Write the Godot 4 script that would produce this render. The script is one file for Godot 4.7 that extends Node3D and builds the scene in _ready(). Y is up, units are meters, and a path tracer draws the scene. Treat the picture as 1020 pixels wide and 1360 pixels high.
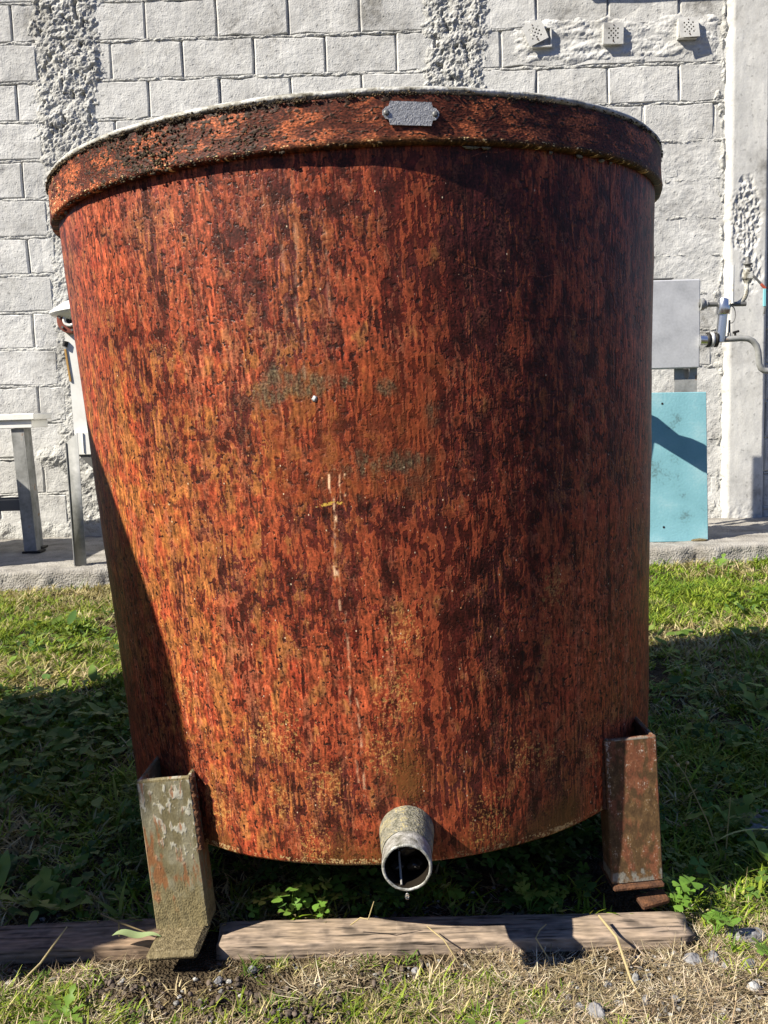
extends Node3D

# An old rust-red metal vat on four channel legs in front of a whitewashed block wall.
# y is up, the camera looks along -z, the wall stands at z = -5.6.

const FRONT := -5.6            # front plane of the block wall
const COURSE := 0.2165         # height of one course of blocks
var rng := RandomNumberGenerator.new()
var taken := {}
var lump := FastNoiseLite.new()
var M := {}


# ---------------------------------------------------------------- naming
func numbered(called: String) -> String:
	if not taken.has(called):
		taken[called] = 0
		return called
	taken[called] += 1
	return "%s_%03d" % [called, taken[called]]


func tag(o: Node3D, label := "", category := "", group := "", kind := "") -> void:
	if label: o.set_meta("label", label)
	if category: o.set_meta("category", category)
	if group: o.set_meta("group", group)
	if kind: o.set_meta("kind", kind)


func thing(called: String, label: String, category: String, at := Vector3.ZERO, group := "") -> Node3D:
	var o := Node3D.new()
	o.name = numbered(called)
	add_child(o)
	o.position = at
	tag(o, label, category, group)
	return o


func part(called: String, mesh: Mesh, m: Material, parent: Node3D = null, at := Vector3.ZERO) -> MeshInstance3D:
	var o := MeshInstance3D.new()
	o.mesh = mesh
	o.material_override = m
	if parent == null:
		o.name = numbered(called)
		add_child(o)
	else:
		var n := 0
		var full := called
		while parent.has_node(NodePath(full)):
			n += 1
			full = "%s_%03d" % [called, n]
		o.name = full
		parent.add_child(o)
	o.position = at
	return o


# many children of one parent: the number is kept by the caller
func piece(called: String, n: int, mesh: Mesh, m: Material, parent: Node3D, at: Vector3) -> MeshInstance3D:
	var o := MeshInstance3D.new()
	o.mesh = mesh
	o.material_override = m
	o.name = called if n == 0 else "%s_%03d" % [called, n]
	parent.add_child(o)
	o.position = at
	return o


func swarm(called: String, mesh: Mesh, m: Material, where: Array, tints: Array, label: String, category: String, parent: Node3D = null) -> void:
	var mm := MultiMesh.new()
	mm.transform_format = MultiMesh.TRANSFORM_3D
	mm.use_colors = true
	mm.mesh = mesh
	mm.instance_count = where.size()
	for i in where.size():
		mm.set_instance_transform(i, where[i])
		mm.set_instance_color(i, tints[i])
	var o := MultiMeshInstance3D.new()
	o.multimesh = mm
	o.material_override = m
	o.name = numbered(called)
	(parent if parent else self).add_child(o)
	tag(o, label, category, "", "stuff")


# ---------------------------------------------------------------- mesh helpers
func start(smooth := true) -> SurfaceTool:
	var st := SurfaceTool.new()
	st.begin(Mesh.PRIMITIVE_TRIANGLES)
	st.set_smooth_group(0 if smooth else 0xFFFFFFFF)
	return st


func done(st: SurfaceTool) -> ArrayMesh:
	st.generate_normals()
	return st.commit()


# a triangle whose front faces away from the point c
func otri(st: SurfaceTool, a: Vector3, b: Vector3, d: Vector3, c: Vector3) -> void:
	st.add_vertex(a)
	if (b - a).cross(d - a).dot((a + b + d) / 3.0 - c) > 0.0:
		st.add_vertex(d)
		st.add_vertex(b)
	else:
		st.add_vertex(b)
		st.add_vertex(d)


func oquad(st: SurfaceTool, a: Vector3, b: Vector3, d: Vector3, e: Vector3, c: Vector3) -> void:
	otri(st, a, b, d, c)
	otri(st, a, d, e, c)


func box(st: SurfaceTool, c: Vector3, s: Vector3, bev := 0.003, basis := Basis()) -> void:
	var h := s * 0.5
	bev = minf(bev, minf(h.x, minf(h.y, h.z)) * 0.9)
	var r := h - Vector3(bev, bev, bev)
	var p := {}
	for x in [-1, 1]:
		for y in [-1, 1]:
			for z in [-1, 1]:
				p[[0, x, y, z]] = c + basis * Vector3(h.x * x, r.y * y, r.z * z)
				p[[1, x, y, z]] = c + basis * Vector3(r.x * x, h.y * y, r.z * z)
				p[[2, x, y, z]] = c + basis * Vector3(r.x * x, r.y * y, h.z * z)
	for s1 in [-1, 1]:
		oquad(st, p[[0, s1, -1, -1]], p[[0, s1, 1, -1]], p[[0, s1, 1, 1]], p[[0, s1, -1, 1]], c)
		oquad(st, p[[1, -1, s1, -1]], p[[1, 1, s1, -1]], p[[1, 1, s1, 1]], p[[1, -1, s1, 1]], c)
		oquad(st, p[[2, -1, -1, s1]], p[[2, 1, -1, s1]], p[[2, 1, 1, s1]], p[[2, -1, 1, s1]], c)
		for s2 in [-1, 1]:
			oquad(st, p[[0, s1, s2, -1]], p[[0, s1, s2, 1]], p[[1, s1, s2, 1]], p[[1, s1, s2, -1]], c)
			oquad(st, p[[1, -1, s1, s2]], p[[1, 1, s1, s2]], p[[2, 1, s1, s2]], p[[2, -1, s1, s2]], c)
			oquad(st, p[[0, s1, -1, s2]], p[[0, s1, 1, s2]], p[[2, s1, 1, s2]], p[[2, s1, -1, s2]], c)
			for s3 in [-1, 1]:
				otri(st, p[[0, s1, s2, s3]], p[[1, s1, s2, s3]], p[[2, s1, s2, s3]], c)


func box_mesh(s: Vector3, bev := 0.003, basis := Basis()) -> ArrayMesh:
	var st := start(false)
	box(st, Vector3.ZERO, s, bev, basis)
	return done(st)


func tube(st: SurfaceTool, pts: Array, rad: Array, sides := 12, cap := true) -> void:
	var rings := []
	var side := Vector3.ZERO
	for i in pts.size():
		var t: Vector3 = ((pts[mini(i + 1, pts.size() - 1)] as Vector3) - (pts[maxi(i - 1, 0)] as Vector3)).normalized()
		if i == 0:
			side = t.cross(Vector3.UP if absf(t.y) < 0.9 else Vector3.RIGHT).normalized()
		side = (side - t * side.dot(t)).normalized()
		var up := t.cross(side)
		var ring := []
		for k in sides:
			var a := TAU * k / sides
			ring.append((pts[i] as Vector3) + (side * cos(a) + up * sin(a)) * float(rad[i]))
		rings.append(ring)
	for i in pts.size() - 1:
		var c: Vector3 = ((pts[i] as Vector3) + (pts[i + 1] as Vector3)) * 0.5
		for k in sides:
			var k2 := (k + 1) % sides
			if absf(rad[i] - rad[i + 1]) > 0.6 * (pts[i] as Vector3).distance_to(pts[i + 1]):
				c = (pts[i] as Vector3).lerp(pts[i + 1], 0.5) - ((pts[i + 1] as Vector3) - (pts[i] as Vector3)).normalized() * 0.2 * signf(rad[i] - rad[i + 1])
			oquad(st, rings[i][k], rings[i][k2], rings[i + 1][k2], rings[i + 1][k], c)
	if cap:
		st.set_smooth_group(1)
		for e in [0, pts.size() - 1]:
			var c2: Vector3 = pts[1] if e == 0 else pts[e - 1]
			for k in sides:
				otri(st, pts[e], rings[e][k], rings[e][(k + 1) % sides], c2)
		st.set_smooth_group(0)


func tube_mesh(pts: Array, rad: Array, sides := 12, cap := true) -> ArrayMesh:
	var st := start()
	tube(st, pts, rad, sides, cap)
	return done(st)


# turns a profile of (radius, height) about the y axis; the angle 0 looks along +z. sharp: indices of profile corners that stay sharp.
func lathe(prof: Array, segs: int, a0 := -PI, a1 := PI, uvf = null, wob = null) -> ArrayMesh:
	var n := prof.size()
	var pos := PackedVector3Array()
	var uv := PackedVector2Array()
	pos.resize(n * (segs + 1))
	uv.resize(n * (segs + 1))
	for k in segs + 1:
		var a := a0 + (a1 - a0) * k / segs
		for i in n:
			var p: Vector2 = prof[i]
			var r := p.x
			if wob != null:
				r += wob.call(a, p.y, i)
			pos[k * n + i] = Vector3(r * sin(a), p.y, r * cos(a))
			uv[k * n + i] = uvf.call(a, p.y) if uvf != null else Vector2(a * p.x, p.y)
	return from_grid(n, segs + 1, pos, uv)


# columns k, rows i: normal = d/dk x d/di
func from_grid(n: int, m: int, pos: PackedVector3Array, uv: PackedVector2Array, col := PackedColorArray()) -> ArrayMesh:
	var nor := PackedVector3Array()
	nor.resize(pos.size())
	var closed := pos[0].is_equal_approx(pos[(m - 1) * n])
	for k in m:
		for i in n:
			var ka := k - 1 if k > 0 else (m - 2 if closed else 0)
			var kb := k + 1 if k < m - 1 else (1 if closed else m - 1)
			var d1 := pos[kb * n + i] - pos[ka * n + i]
			var d2 := pos[k * n + mini(i + 1, n - 1)] - pos[k * n + maxi(i - 1, 0)]
			nor[k * n + i] = d1.cross(d2).normalized()
	var idx := PackedInt32Array()
	idx.resize((m - 1) * (n - 1) * 6)
	var w := 0
	for k in m - 1:
		for i in n - 1:
			var a := k * n + i
			idx[w] = a; idx[w + 1] = a + n + 1; idx[w + 2] = a + n
			idx[w + 3] = a; idx[w + 4] = a + 1; idx[w + 5] = a + n + 1
			w += 6
	var arr := []
	arr.resize(Mesh.ARRAY_MAX)
	arr[Mesh.ARRAY_VERTEX] = pos
	arr[Mesh.ARRAY_NORMAL] = nor
	arr[Mesh.ARRAY_TEX_UV] = uv
	if col.size():
		arr[Mesh.ARRAY_COLOR] = col
	arr[Mesh.ARRAY_INDEX] = idx
	var am := ArrayMesh.new()
	am.add_surface_from_arrays(Mesh.PRIMITIVE_TRIANGLES, arr)
	return am


# a flat outline in x, y given thickness along z, from z = 0 back to -depth
func plate(outline: PackedVector2Array, depth: float) -> ArrayMesh:
	var st := start(false)
	if Geometry2D.is_polygon_clockwise(outline):
		outline.reverse()
	var idx := Geometry2D.triangulate_polygon(outline)
	for i in range(0, idx.size(), 3):
		var a := outline[idx[i]]
		var b := outline[idx[i + 1]]
		var c := outline[idx[i + 2]]
		for z in [0.0, -depth]:
			otri(st, Vector3(a.x, a.y, z), Vector3(b.x, b.y, z), Vector3(c.x, c.y, z), Vector3(a.x, a.y, -depth * 0.5))
	for i in outline.size():
		var a := outline[i]
		var b := outline[(i + 1) % outline.size()]
		var out := Vector3((b - a).y, -(b - a).x, 0).normalized()
		var mid := Vector3((a.x + b.x) / 2, (a.y + b.y) / 2, -depth / 2)
		oquad(st, Vector3(a.x, a.y, 0), Vector3(b.x, b.y, 0), Vector3(b.x, b.y, -depth), Vector3(a.x, a.y, -depth), mid - out * 0.01)
	return done(st)


func rock(r: Vector3, seed_: int, rough := 0.35, sub := 10) -> ArrayMesh:
	var nz := noise(1.3, seed_, 3)
	var pos := PackedVector3Array()
	var uv := PackedVector2Array()
	for k in sub * 2 + 1:
		for i in sub + 1:
			var a := -PI + PI * k / sub
			var b := -PI / 2 + PI * i / sub
			var d := Vector3(sin(a) * cos(b), sin(b), cos(a) * cos(b))
			if k == sub * 2:
				d = Vector3(sin(-PI) * cos(b), sin(b), cos(-PI) * cos(b))
			# facets: a few cutting planes
			var s := 1.0 + rough * nz.get_noise_3dv(d * 1.2)
			for q in 7:
				var nrm := Vector3(sin(q * 2.4 + seed_), cos(q * 1.7 + seed_ * 0.7), sin(q * 3.1 + 1.0 + seed_ * 1.3)).normalized()
				var dd := d.dot(nrm)
				if dd > 0.05:
					s = minf(s, (0.78 + 0.1 * sin(q * 5.0 + seed_)) / dd)
			pos.append(d * r * s)
			uv.append(Vector2(a, b))
	return from_grid(sub + 1, sub * 2 + 1, pos, uv)


# ---------------------------------------------------------------- noise and textures
func noise(freq: float, seed_: int, oct := 4, type := FastNoiseLite.TYPE_SIMPLEX_SMOOTH, fractal := FastNoiseLite.FRACTAL_FBM) -> FastNoiseLite:
	var f := FastNoiseLite.new()
	f.noise_type = type
	f.frequency = freq
	f.seed = seed_
	f.fractal_type = fractal
	f.fractal_octaves = oct
	return f


# seamless noise bytes, made w x h and stretched to ow x oh
func layer(w: int, h: int, freq: float, seed_: int, ow: int, oh: int, oct := 4, fractal := FastNoiseLite.FRACTAL_FBM) -> PackedByteArray:
	var im := noise(freq, seed_, oct, FastNoiseLite.TYPE_PERLIN, fractal).get_seamless_image(w, h)
	im.convert(Image.FORMAT_L8)
	if w != ow or h != oh:
		im.resize(ow, oh, Image.INTERPOLATE_CUBIC)
	return im.get_data()


func tex(w: int, h: int, fmt: int, data: PackedByteArray) -> ImageTexture:
	return ImageTexture.create_from_image(Image.create_from_data(w, h, false, fmt, data))


func sm(a: float, b: float, x: float) -> float:
	var t := clampf((x - a) / (b - a), 0.0, 1.0)
	return t * t * (3.0 - 2.0 * t)


func gs(x: float, c: float, w: float) -> float:
	var d := (x - c) / w
	return exp(-d * d)


func b8(v: float) -> int:
	return clampi(int(v * 255.0 + 0.5), 0, 255)


func lin(r: float, g: float, b: float) -> Color:
	return Color(r, g, b).linear_to_srgb()


func mat(c: Color, rough := 0.8, metal := 0.0) -> StandardMaterial3D:
	var m := StandardMaterial3D.new()
	m.albedo_color = c
	m.roughness = rough
	m.metallic = metal
	m.metallic_specular = 0.4
	return m


func triplanar(m: StandardMaterial3D, tile: float) -> void:
	m.uv1_triplanar = true
	m.uv1_world_triplanar = true
	m.uv1_triplanar_sharpness = 4.0
	m.uv1_scale = Vector3.ONE / tile


func relief(m: StandardMaterial3D, t: Texture2D, cm: float) -> void:
	m.heightmap_enabled = true
	m.heightmap_texture = t
	m.heightmap_scale = cm


# two-colour mottled texture: colours are linear, mixed by a thresholded noise with fine grain
func mottled(size: int, stops: Array, f1: float, f2: float, seed_: int, grain := 0.3, stretch := 1) -> Array:
	var a := layer(size, size / stretch, f1, seed_, size, size, 5)
	var b := layer(size, size / stretch, f2, seed_ + 1, size, size, 3)
	var rgb := PackedByteArray()
	rgb.resize(size * size * 3)
	var hgt := PackedByteArray()
	hgt.resize(size * size)
	var lut := PackedByteArray()
	lut.resize(256 * 3)
	for i in 256:
		var t := i / 255.0
		var c: Color = stops[0][1]
		for k in stops.size() - 1:
			if t >= float(stops[k][0]):
				c = (stops[k][1] as Color).lerp(stops[k + 1][1], clampf((t - float(stops[k][0])) / (float(stops[k + 1][0]) - float(stops[k][0])), 0, 1))
		c = c.linear_to_srgb()
		lut[i * 3] = b8(c.r); lut[i * 3 + 1] = b8(c.g); lut[i * 3 + 2] = b8(c.b)
	var gk := int(grain * 256)
	for i in size * size:
		var v := clampi(((a[i] * (256 - gk) + b[i] * gk) >> 8), 0, 255)
		v = clampi(128 + (v - 128) * 3 / 2, 0, 255)
		rgb[i * 3] = lut[v * 3]; rgb[i * 3 + 1] = lut[v * 3 + 1]; rgb[i * 3 + 2] = lut[v * 3 + 2]
		hgt[i] = (a[i] + b[i]) >> 1
	return [tex(size, size, Image.FORMAT_RGB8, rgb), tex(size, size, Image.FORMAT_L8, hgt)]


# ---------------------------------------------------------------- the vat's flaking paint
# u runs once over each half of the vat (angle -90..90 from the front), v from the rim down.
func vat_textures() -> Array:
	var W := 2048
	var H := 1408
	var fine := layer(W, H / 3, 0.115, 11, W, H, 4)           # short vertical streaks
	var blot := layer(W, H / 2, 0.050, 12, W, H, 5)           # blotches, twice as tall as wide
	var wide := layer(W / 2, H / 3, 0.014, 13, W, H, 4)       # large patches
	var grain := layer(W, H, 0.27, 14, W, H, 2)
	var ochre := layer(W, H / 2, 0.026, 15, W, H, 5)
	var worm := layer(W, H / 4, 0.04, 16, W, H, 3, FastNoiseLite.FRACTAL_RIDGED)
	var thin := layer(W, H / 9, 0.16, 17, W, H, 3)            # long thin runs
	var spot := layer(W, H, 0.10, 18, W, H, 3)
	var runs := layer(W, H / 16, 0.035, 19, W, H, 3)          # broad soft runs
	var dabs := layer(W, H, 0.020, 20, W, H, 5)               # crumbly islands
	# where the paint is mostly gone, mostly ochre, mostly pale: coarse maps of the wear
	var gone := PackedByteArray()
	var tan_ := PackedByteArray()
	var pale := PackedByteArray()
	var moss := PackedByteArray()
	var gw := 96
	var gh := 64
	for m in [gone, tan_, pale, moss]:
		m.resize(gw * gh)
	for j in gh:
		var t := 1.0 - (j + 0.5) / gh
		for i in gw:
			var p := ((i + 0.5) / gw - 0.5) * 180.0
			var d := 0.47
			d += 0.05 * sm(16, 17.2, p) * sm(0.4, 0.55, t) - 0.10 * sm(20, 40, p) + 0.07 * gs(p, 4, 14) * gs(t, 0.86, 0.2)
			d += 0.05 * sm(-4, 12, p) * sm(0.28, 0.6, t) * (1.0 - 0.5 * sm(48, 66, p))
			d += 0.05 * sm(4, 24, p) * (1.0 - sm(46, 60, p))
			d -= 0.17 * gs(p, -46, 26) * gs(t, 0.52, 0.26)
			d -= 0.15 * gs(p, -30, 16) * gs(t, 0.17, 0.16)
			d -= 0.06 * gs(p, -62, 18) * gs(t, 0.85, 0.2)
			d -= 0.10 * gs(p, -58, 10) * gs(t, 0.16, 0.2)
			d -= 0.12 * gs(p, 1, 8) * gs(t, 0.25, 0.13)
			d -= 0.10 * gs(p, 56, 14) * sm(0.95, 0.35, t)
			d -= 0.12 * gs(p, 36, 9) * gs(t, 0.28, 0.2)
			d -= 0.15 * gs(p, -6, 7) * gs(t, 0.8, 0.1) + 0.1 * gs(p, 17, 5) * gs(t, 0.62, 0.1)
			d -= 0.04 * gs(p, -22, 10) * gs(t, 0.86, 0.12)
			d += 0.15 * gs(p, -44, 9) * gs(t, 0.73, 0.07)
			d += 0.12 * gs(p, -33, 8) * gs(t, 0.62, 0.06)
			d += 0.12 * gs(p, -18, 8) * gs(t, 0.83, 0.1)
			d += 0.10 * gs(p, -2, 7) * gs(t, 0.62, 0.05)
			d += 0.11 * gs(p, -12, 10) * gs(t, 0.38, 0.08)
			d += 0.1 * gs(p, -24, 5) * gs(t, 0.16, 0.05)
			d += 0.10 * gs(p, 9, 14) * gs(t, 0.3, 0.14)
			gone[j * gw + i] = b8(d)
			var o := 0.21 + 0.40 * gs(p, -44, 30) * gs(t, 0.5, 0.28) + 0.30 * gs(p, -14, 12) * gs(t, 0.63, 0.1) + 0.12 * gs(p, 18, 14) * gs(t, 0.25, 0.2) + 0.25 * gs(p, -30, 18) * gs(t, 0.12, 0.16)
			o += 0.12 * gs(p, 14, 8) * gs(t, 0.8, 0.12) + 0.1 * gs(p, -25, 12) * gs(t, 0.4, 0.12)
			tan_[j * gw + i] = b8(o)
			pale[j * gw + i] = b8(0.9 * gs(p, -42, 26) * sm(0.7, 0.95, t) + 0.25 * gs(p, -20, 14) * sm(0.6, 0.8, t))
			moss[j * gw + i] = b8(0.55 * sm(0.1, 0.0, t) + 0.5 * gs(p, 3, 5) * gs(t, 0.12, 0.05) + 0.25 * gs(p, 30, 25) * gs(t, 0.2, 0.2) + 0.3 * gs(p, -5, 14) * gs(t, 0.25, 0.2))
	var big := []
	for m in [gone, tan_, pale, moss]:
		var im := Image.create_from_data(gw, gh, false, Image.FORMAT_L8, m)
		im.resize(W, H, Image.INTERPOLATE_CUBIC)
		big.append(im.get_data())
	var G: PackedByteArray = big[0]
	var T: PackedByteArray = big[1]
	var P: PackedByteArray = big[2]
	var O: PackedByteArray = big[3]
	var col := PackedByteArray()
	col.resize(W * H * 3)
	var hgt := PackedByteArray()
	hgt.resize(W * H)
	# dark runs that start at the rim, each with its own length
	var stainrun := PackedInt32Array()
	var stainlen := PackedInt32Array()
	stainrun.resize(W)
	stainlen.resize(W)
	for n in 46:
		var xc := rng.randi_range(0, W - 1)
		var hw := rng.randi_range(3, 16)
		var ln := int(H * rng.randf_range(0.12, 0.75))
		var str_ := rng.randi_range(14, 48) * (1 if rng.randf() < 0.72 else -1)
		for q in range(-hw, hw + 1):
			var xx := posmod(xc + q, W)
			stainrun[xx] += int(str_ * (1.0 - absf(q) / (hw + 1.0)))
			stainlen[xx] = maxi(stainlen[xx], ln)
	# sRGB bytes of the paints
	var i := 0
	for y in H:
		var t := 1.0 - (y + 0.5) / H
		for x in W:
			var g := grain[i]
			var f := fine[i]
			var b := blot[i]
			var s := spot[i]
			var w := wide[i]
			# worn to dark rust where d > 0
			# the streaks waver
			var jx := (x + ((w - 128) >> 3) + ((dabs[i] - 128) >> 3) + W) % W
			f = fine[y * W + jx]
			var th := thin[y * W + (x + ((w - 128) >> 4) + W) % W]
			var d := (G[i] - 128) * 2 + ((b - 128) * 6 >> 3) + ((f - 128) * 11 >> 3) + ((w - 128) * 5 >> 3) + ((th - 128) * 9 >> 3) + ((runs[i] - 128) * 5 >> 3) + ((dabs[i] - 128) * 6 >> 3) + ((s - 128) * 4 >> 3) + ((g - 128) * 3 >> 3) + 15 + stainrun[x] * (1 if y < stainlen[x] else 0)
			var k := clampf(d * 0.046 + 0.5, 0.0, 1.0)
			var o := clampf(((T[i] - 128) * 2 + (ochre[i] - 128) * 2 + ((f - 128) >> 1) + ((thin[i] - 128) >> 1) + 8) * 0.022 + 0.5, 0.0, 1.0)
			var pl := P[i] * 0.0039
			# paint: vermilion, ochre, dusty rose
			var r := 198.0
			var gg := 96.0
			var bb := 60.0
			r += (194.0 - r) * o; gg += (120.0 - gg) * o; bb += (64.0 - bb) * o
			var old := clampf((dabs[i] - 120 + ((runs[i] - 128) >> 1)) * 0.018, 0.0, 1.0) * 0.75
			r += (158.0 - r) * old; gg += (62.0 - gg) * old; bb += (42.0 - bb) * old
			var e := pl * (0.35 + 0.65 * clampf((w - 100) * 0.012, 0.0, 1.0)) * 0.8
			r += (192.0 - r) * e; gg += (110.0 - gg) * e; bb += (92.0 - bb) * e
			# dusty pink where the paint has chalked, tan where it is thin
			var chalk := clampf((runs[i] - 138 + ((spot[i] - 128) >> 1)) * 0.018, 0.0, 0.55)
			r += (206.0 - r) * chalk; gg += (126.0 - gg) * chalk; bb += (92.0 - bb) * chalk
			var tanned := clampf((wide[i] - 146 + ((f - 128) >> 1)) * 0.016, 0.0, 0.5)
			r += (186.0 - r) * tanned; gg += (118.0 - gg) * tanned; bb += (66.0 - bb) * tanned
			var tone := 0.80 + (g - 128) * 0.0017 + (f - 128) * 0.0030 + (s - 128) * 0.0014 + (thin[i] - 128) * 0.0022 + (dabs[i] - 128) * 0.0012
			r *= tone; gg *= tone; bb *= tone
			# rust under it, from red-brown to a duller plum
			var q := clampf((w - 90) * 0.011, 0.0, 1.0)
			var dr := 94.0 - 9.0 * q
			var dg := 36.0 + 4.0 * q
			var db := 25.0 + 10.0 * q
			var deep := clampf((dabs[i] - 132 + ((b - 128) >> 1)) * 0.014, 0.0, 0.9)
			dr += (64.0 - dr) * deep; dg += (28.0 - dg) * deep; db += (20.0 - db) * deep
			var dt := 0.84 + (g - 128) * 0.0030 + (f - 128) * 0.0036 + (s - 128) * 0.0022 + (thin[i] - 128) * 0.0022
			if pl > 0.1:
				dr += 16.0 * pl; dg += 14.0 * pl; db += 14.0 * pl
			r += (dr * dt - r) * k; gg += (dg * dt - gg) * k; bb += (db * dt - bb) * k
			# a bleached film over rust and paint alike
			var film := clampf((ochre[i] - 150) * 0.010, 0.0, 0.5) * clampf((g + s - 200) * 0.012, 0.0, 1.0)
			r += (150.0 - r) * film; gg += (98.0 - gg) * film; bb += (70.0 - bb) * film
			# black pits
			var pit := clampf((s - 166 + (P[i] >> 4) + ((g - 128) >> 2)) * 0.05, 0.0, 1.0) * clampf((b - 95) * 0.03, 0.0, 1.0)
			var run := clampf((worm[i] - 214) * 0.04, 0.0, 1.0) * 0.6
			var dark := maxf(pit, run)
			r += (44.0 - r) * dark; gg += (25.0 - gg) * dark; bb += (20.0 - bb) * dark
			# olive grime
			var mo := clampf((O[i] - 128) * 0.012 + (w - 128) * 0.008 + (g - 128) * 0.007 + 0.18, 0.0, 0.8)
			r += (98.0 - r) * mo; gg += (66.0 - gg) * mo; bb += (32.0 - bb) * mo
			# chipped lower edge
			if t < 0.010 and g + s + (w >> 1) > 335:
				r = 168.0; gg = 142.0; bb = 100.0
			var h := 0.46 + (1.0 - k) * 0.24 + (g - 128) * 0.0003 + (f - 128) * 0.0005 + (thin[i] - 128) * 0.0005 + (dabs[i] - 128) * 0.0008 - dark * 0.24
			col[i * 3] = clampi(int(r), 0, 255)
			col[i * 3 + 1] = clampi(int(gg), 0, 255)
			col[i * 3 + 2] = clampi(int(bb), 0, 255)
			hgt[i] = b8(h)
			i += 1
	# horizontal scuffs and scratches
	for n in 150:
		var x0 := rng.randi_range(0, W - 1)
		var y0 := rng.randf_range(0.03, 0.97) * H
		var ln := rng.randi_range(14, 170)
		var slope := rng.randfn(0.0, 0.18) if n % 4 else rng.randfn(0.0, 1.2)
		var up := rng.randf() < 0.45
		for q in ln:
			var xx := posmod(x0 + q, W)
			var yy := clampi(int(y0 + slope * q + 2.0 * sin(q * 0.11 + n)), 0, H - 2)
			var k := yy * W + xx
			if fine[k] + grain[k] < 236:
				continue
			for c in 3:
				col[k * 3 + c] = int(lerpf(col[k * 3 + c], [206.0, 128.0, 84.0][c] if up else [52.0, 26.0, 19.0][c], 0.6))
			hgt[k] = clampi(hgt[k] + (24 if up else -30), 0, 255)
	# the lap of two plates
	for y in range(int(0.04 * H), int(0.56 * H)):
		var k := y * W + int((16.6 / 180.0 + 0.5) * W) + (1 if blot[y * W] > 140 else 0)
		for c in 3:
			col[k * 3 + c] = int(col[k * 3 + c] * 0.5)
		hgt[k] = maxi(0, hgt[k] - 40)
	# a lost label: a rectangle of brown glue with grey-green remains on its edges
	for y in range(int(0.30 * H), int(0.50 * H)):
		var t := 1.0 - (y + 0.5) / H
		for x in range(int(0.385 * W), int(0.58 * W)):
			var p := ((x + 0.5) / W - 0.5) * 180.0
			var k := y * W + x
			var n := (wide[k] - 128) * 0.005 + (dabs[k] - 128) * 0.004 + (runs[(y * 3 % H) * W + x] - 128) * 0.001
			var inside := sm(-17.5, -15.5, p + n * 4.0) * sm(12.0, 10.0, p + n * 4.0) * sm(0.500, 0.512, t + n * 0.02) * sm(0.685, 0.672, t + n * 0.02)
			if inside > 0.01:
				var a := inside * 0.45 * clampf(0.7 + (ochre[k] - 128) * 0.008, 0.0, 1.0)
				var c := [124.0, 62.0, 30.0]
				for q in 3:
					col[k * 3 + q] = int(lerpf(col[k * 3 + q], c[q], a))
			var rest := gs(p, -10.5, 7.5) * gs(t, 0.652, 0.022) + 0.55 * gs(p, 9.5, 2.0) * gs(t, 0.62, 0.05) + 0.55 * gs(p, 2, 9.0) * gs(t, 0.548, 0.02) + 0.5 * gs(p, 2.5, 2.2) * gs(t, 0.645, 0.02) + 0.5 * gs(p, 3, 2.0) * gs(t, 0.65, 0.015)
			rest = clampf((rest - 0.20 + n * 0.9 + (grain[k] - 128) * 0.001) * 3.2, 0.0, 1.0) * clampf(0.75 + (fine[k] - 128) * 0.008, 0.2, 1.0)
			if rest > 0.0:
				var c2 := [118.0, 113.0, 86.0]
				var lo := 0.7 + (grain[k] - 128) * 0.005
				for q in 3:
					col[k * 3 + q] = clampi(int(lerpf(col[k * 3 + q], c2[q] * lo, rest * 0.72)), 0, 255)
				hgt[k] = clampi(hgt[k] + int(rest * 40.0) + (grain[k] - 128) / 4, 0, 255)
	# runs of old white and pale paint: angle, from, to, width in pixels, strength
	for v in [[-6.6, 0.54, 0.515, 3.0, 1.2], [-5.9, 0.512, 0.470, 4.0, 1.2], [-6.3, 0.47, 0.36, 3.6, 0.75], [-6.2, 0.42, 0.385, 6.0, 1.2], [-4.9, 0.545, 0.505, 3.0, 1.1], [-3.9, 0.54, 0.51, 2.6, 1.0], [-5.6, 0.36, 0.12, 3.6, 0.6], [-4.6, 0.24, 0.10, 3.4, 0.75], [-9, 0.88, 0.66, 4.0, 0.4], [-11, 0.84, 0.7, 5.0, 0.35], [-4.5, 0.86, 0.72, 5.0, 0.35], [-29, 0.84, 0.62, 2.5, 0.35], [-8.5, 0.93, 0.7, 3.0, 0.22], [-13, 0.9, 0.62, 2.0, 0.25], [38, 0.5, 0.12, 1.6, 0.2], [21, 0.4, 0.1, 1.6, 0.2]]:
		var y0 := int((1.0 - float(v[1])) * H)
		var y1 := int((1.0 - float(v[2])) * H)
		for y in range(y0, y1):
			var xc := (float(v[0]) / 180.0 + 0.5) * W + 2.2 * sin(y * 0.021 + float(v[0])) + (worm[y * W + 40] - 128) * 0.02
			for x in range(int(xc) - 6, int(xc) + 7):
				var k := y * W + posmod(x, W)
				var a := float(v[4]) * clampf(1.2 - absf(x - xc) / float(v[3]), 0.0, 1.0) * clampf(0.5 + (fine[k] - 128) * 0.014 + (dabs[k] - 128) * 0.012 + (spot[k] - 128) * 0.006, 0.0, 1.0)
				var c := [212.0, 176.0, 140.0]
				for q in 3:
					col[k * 3 + q] = int(lerpf(col[k * 3 + q], c[q], a))
				hgt[k] = clampi(hgt[k] + int(30 * a), 0, 255)
	# a yellow scratch, lichen colonies and pale specks
	for x in range(int((-9.4 / 180 + 0.5) * W), int((-4.2 / 180 + 0.5) * W)):
		for y in range(int(0.494 * H), int(0.502 * H)):
			var k := y * W + x
			if grain[k] + spot[k] > 250 and absf(y - 0.498 * H - 2.0 * sin(x * 0.09)) < 3.0:
				col[k * 3] = 182; col[k * 3 + 1] = 150; col[k * 3 + 2] = 66
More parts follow.
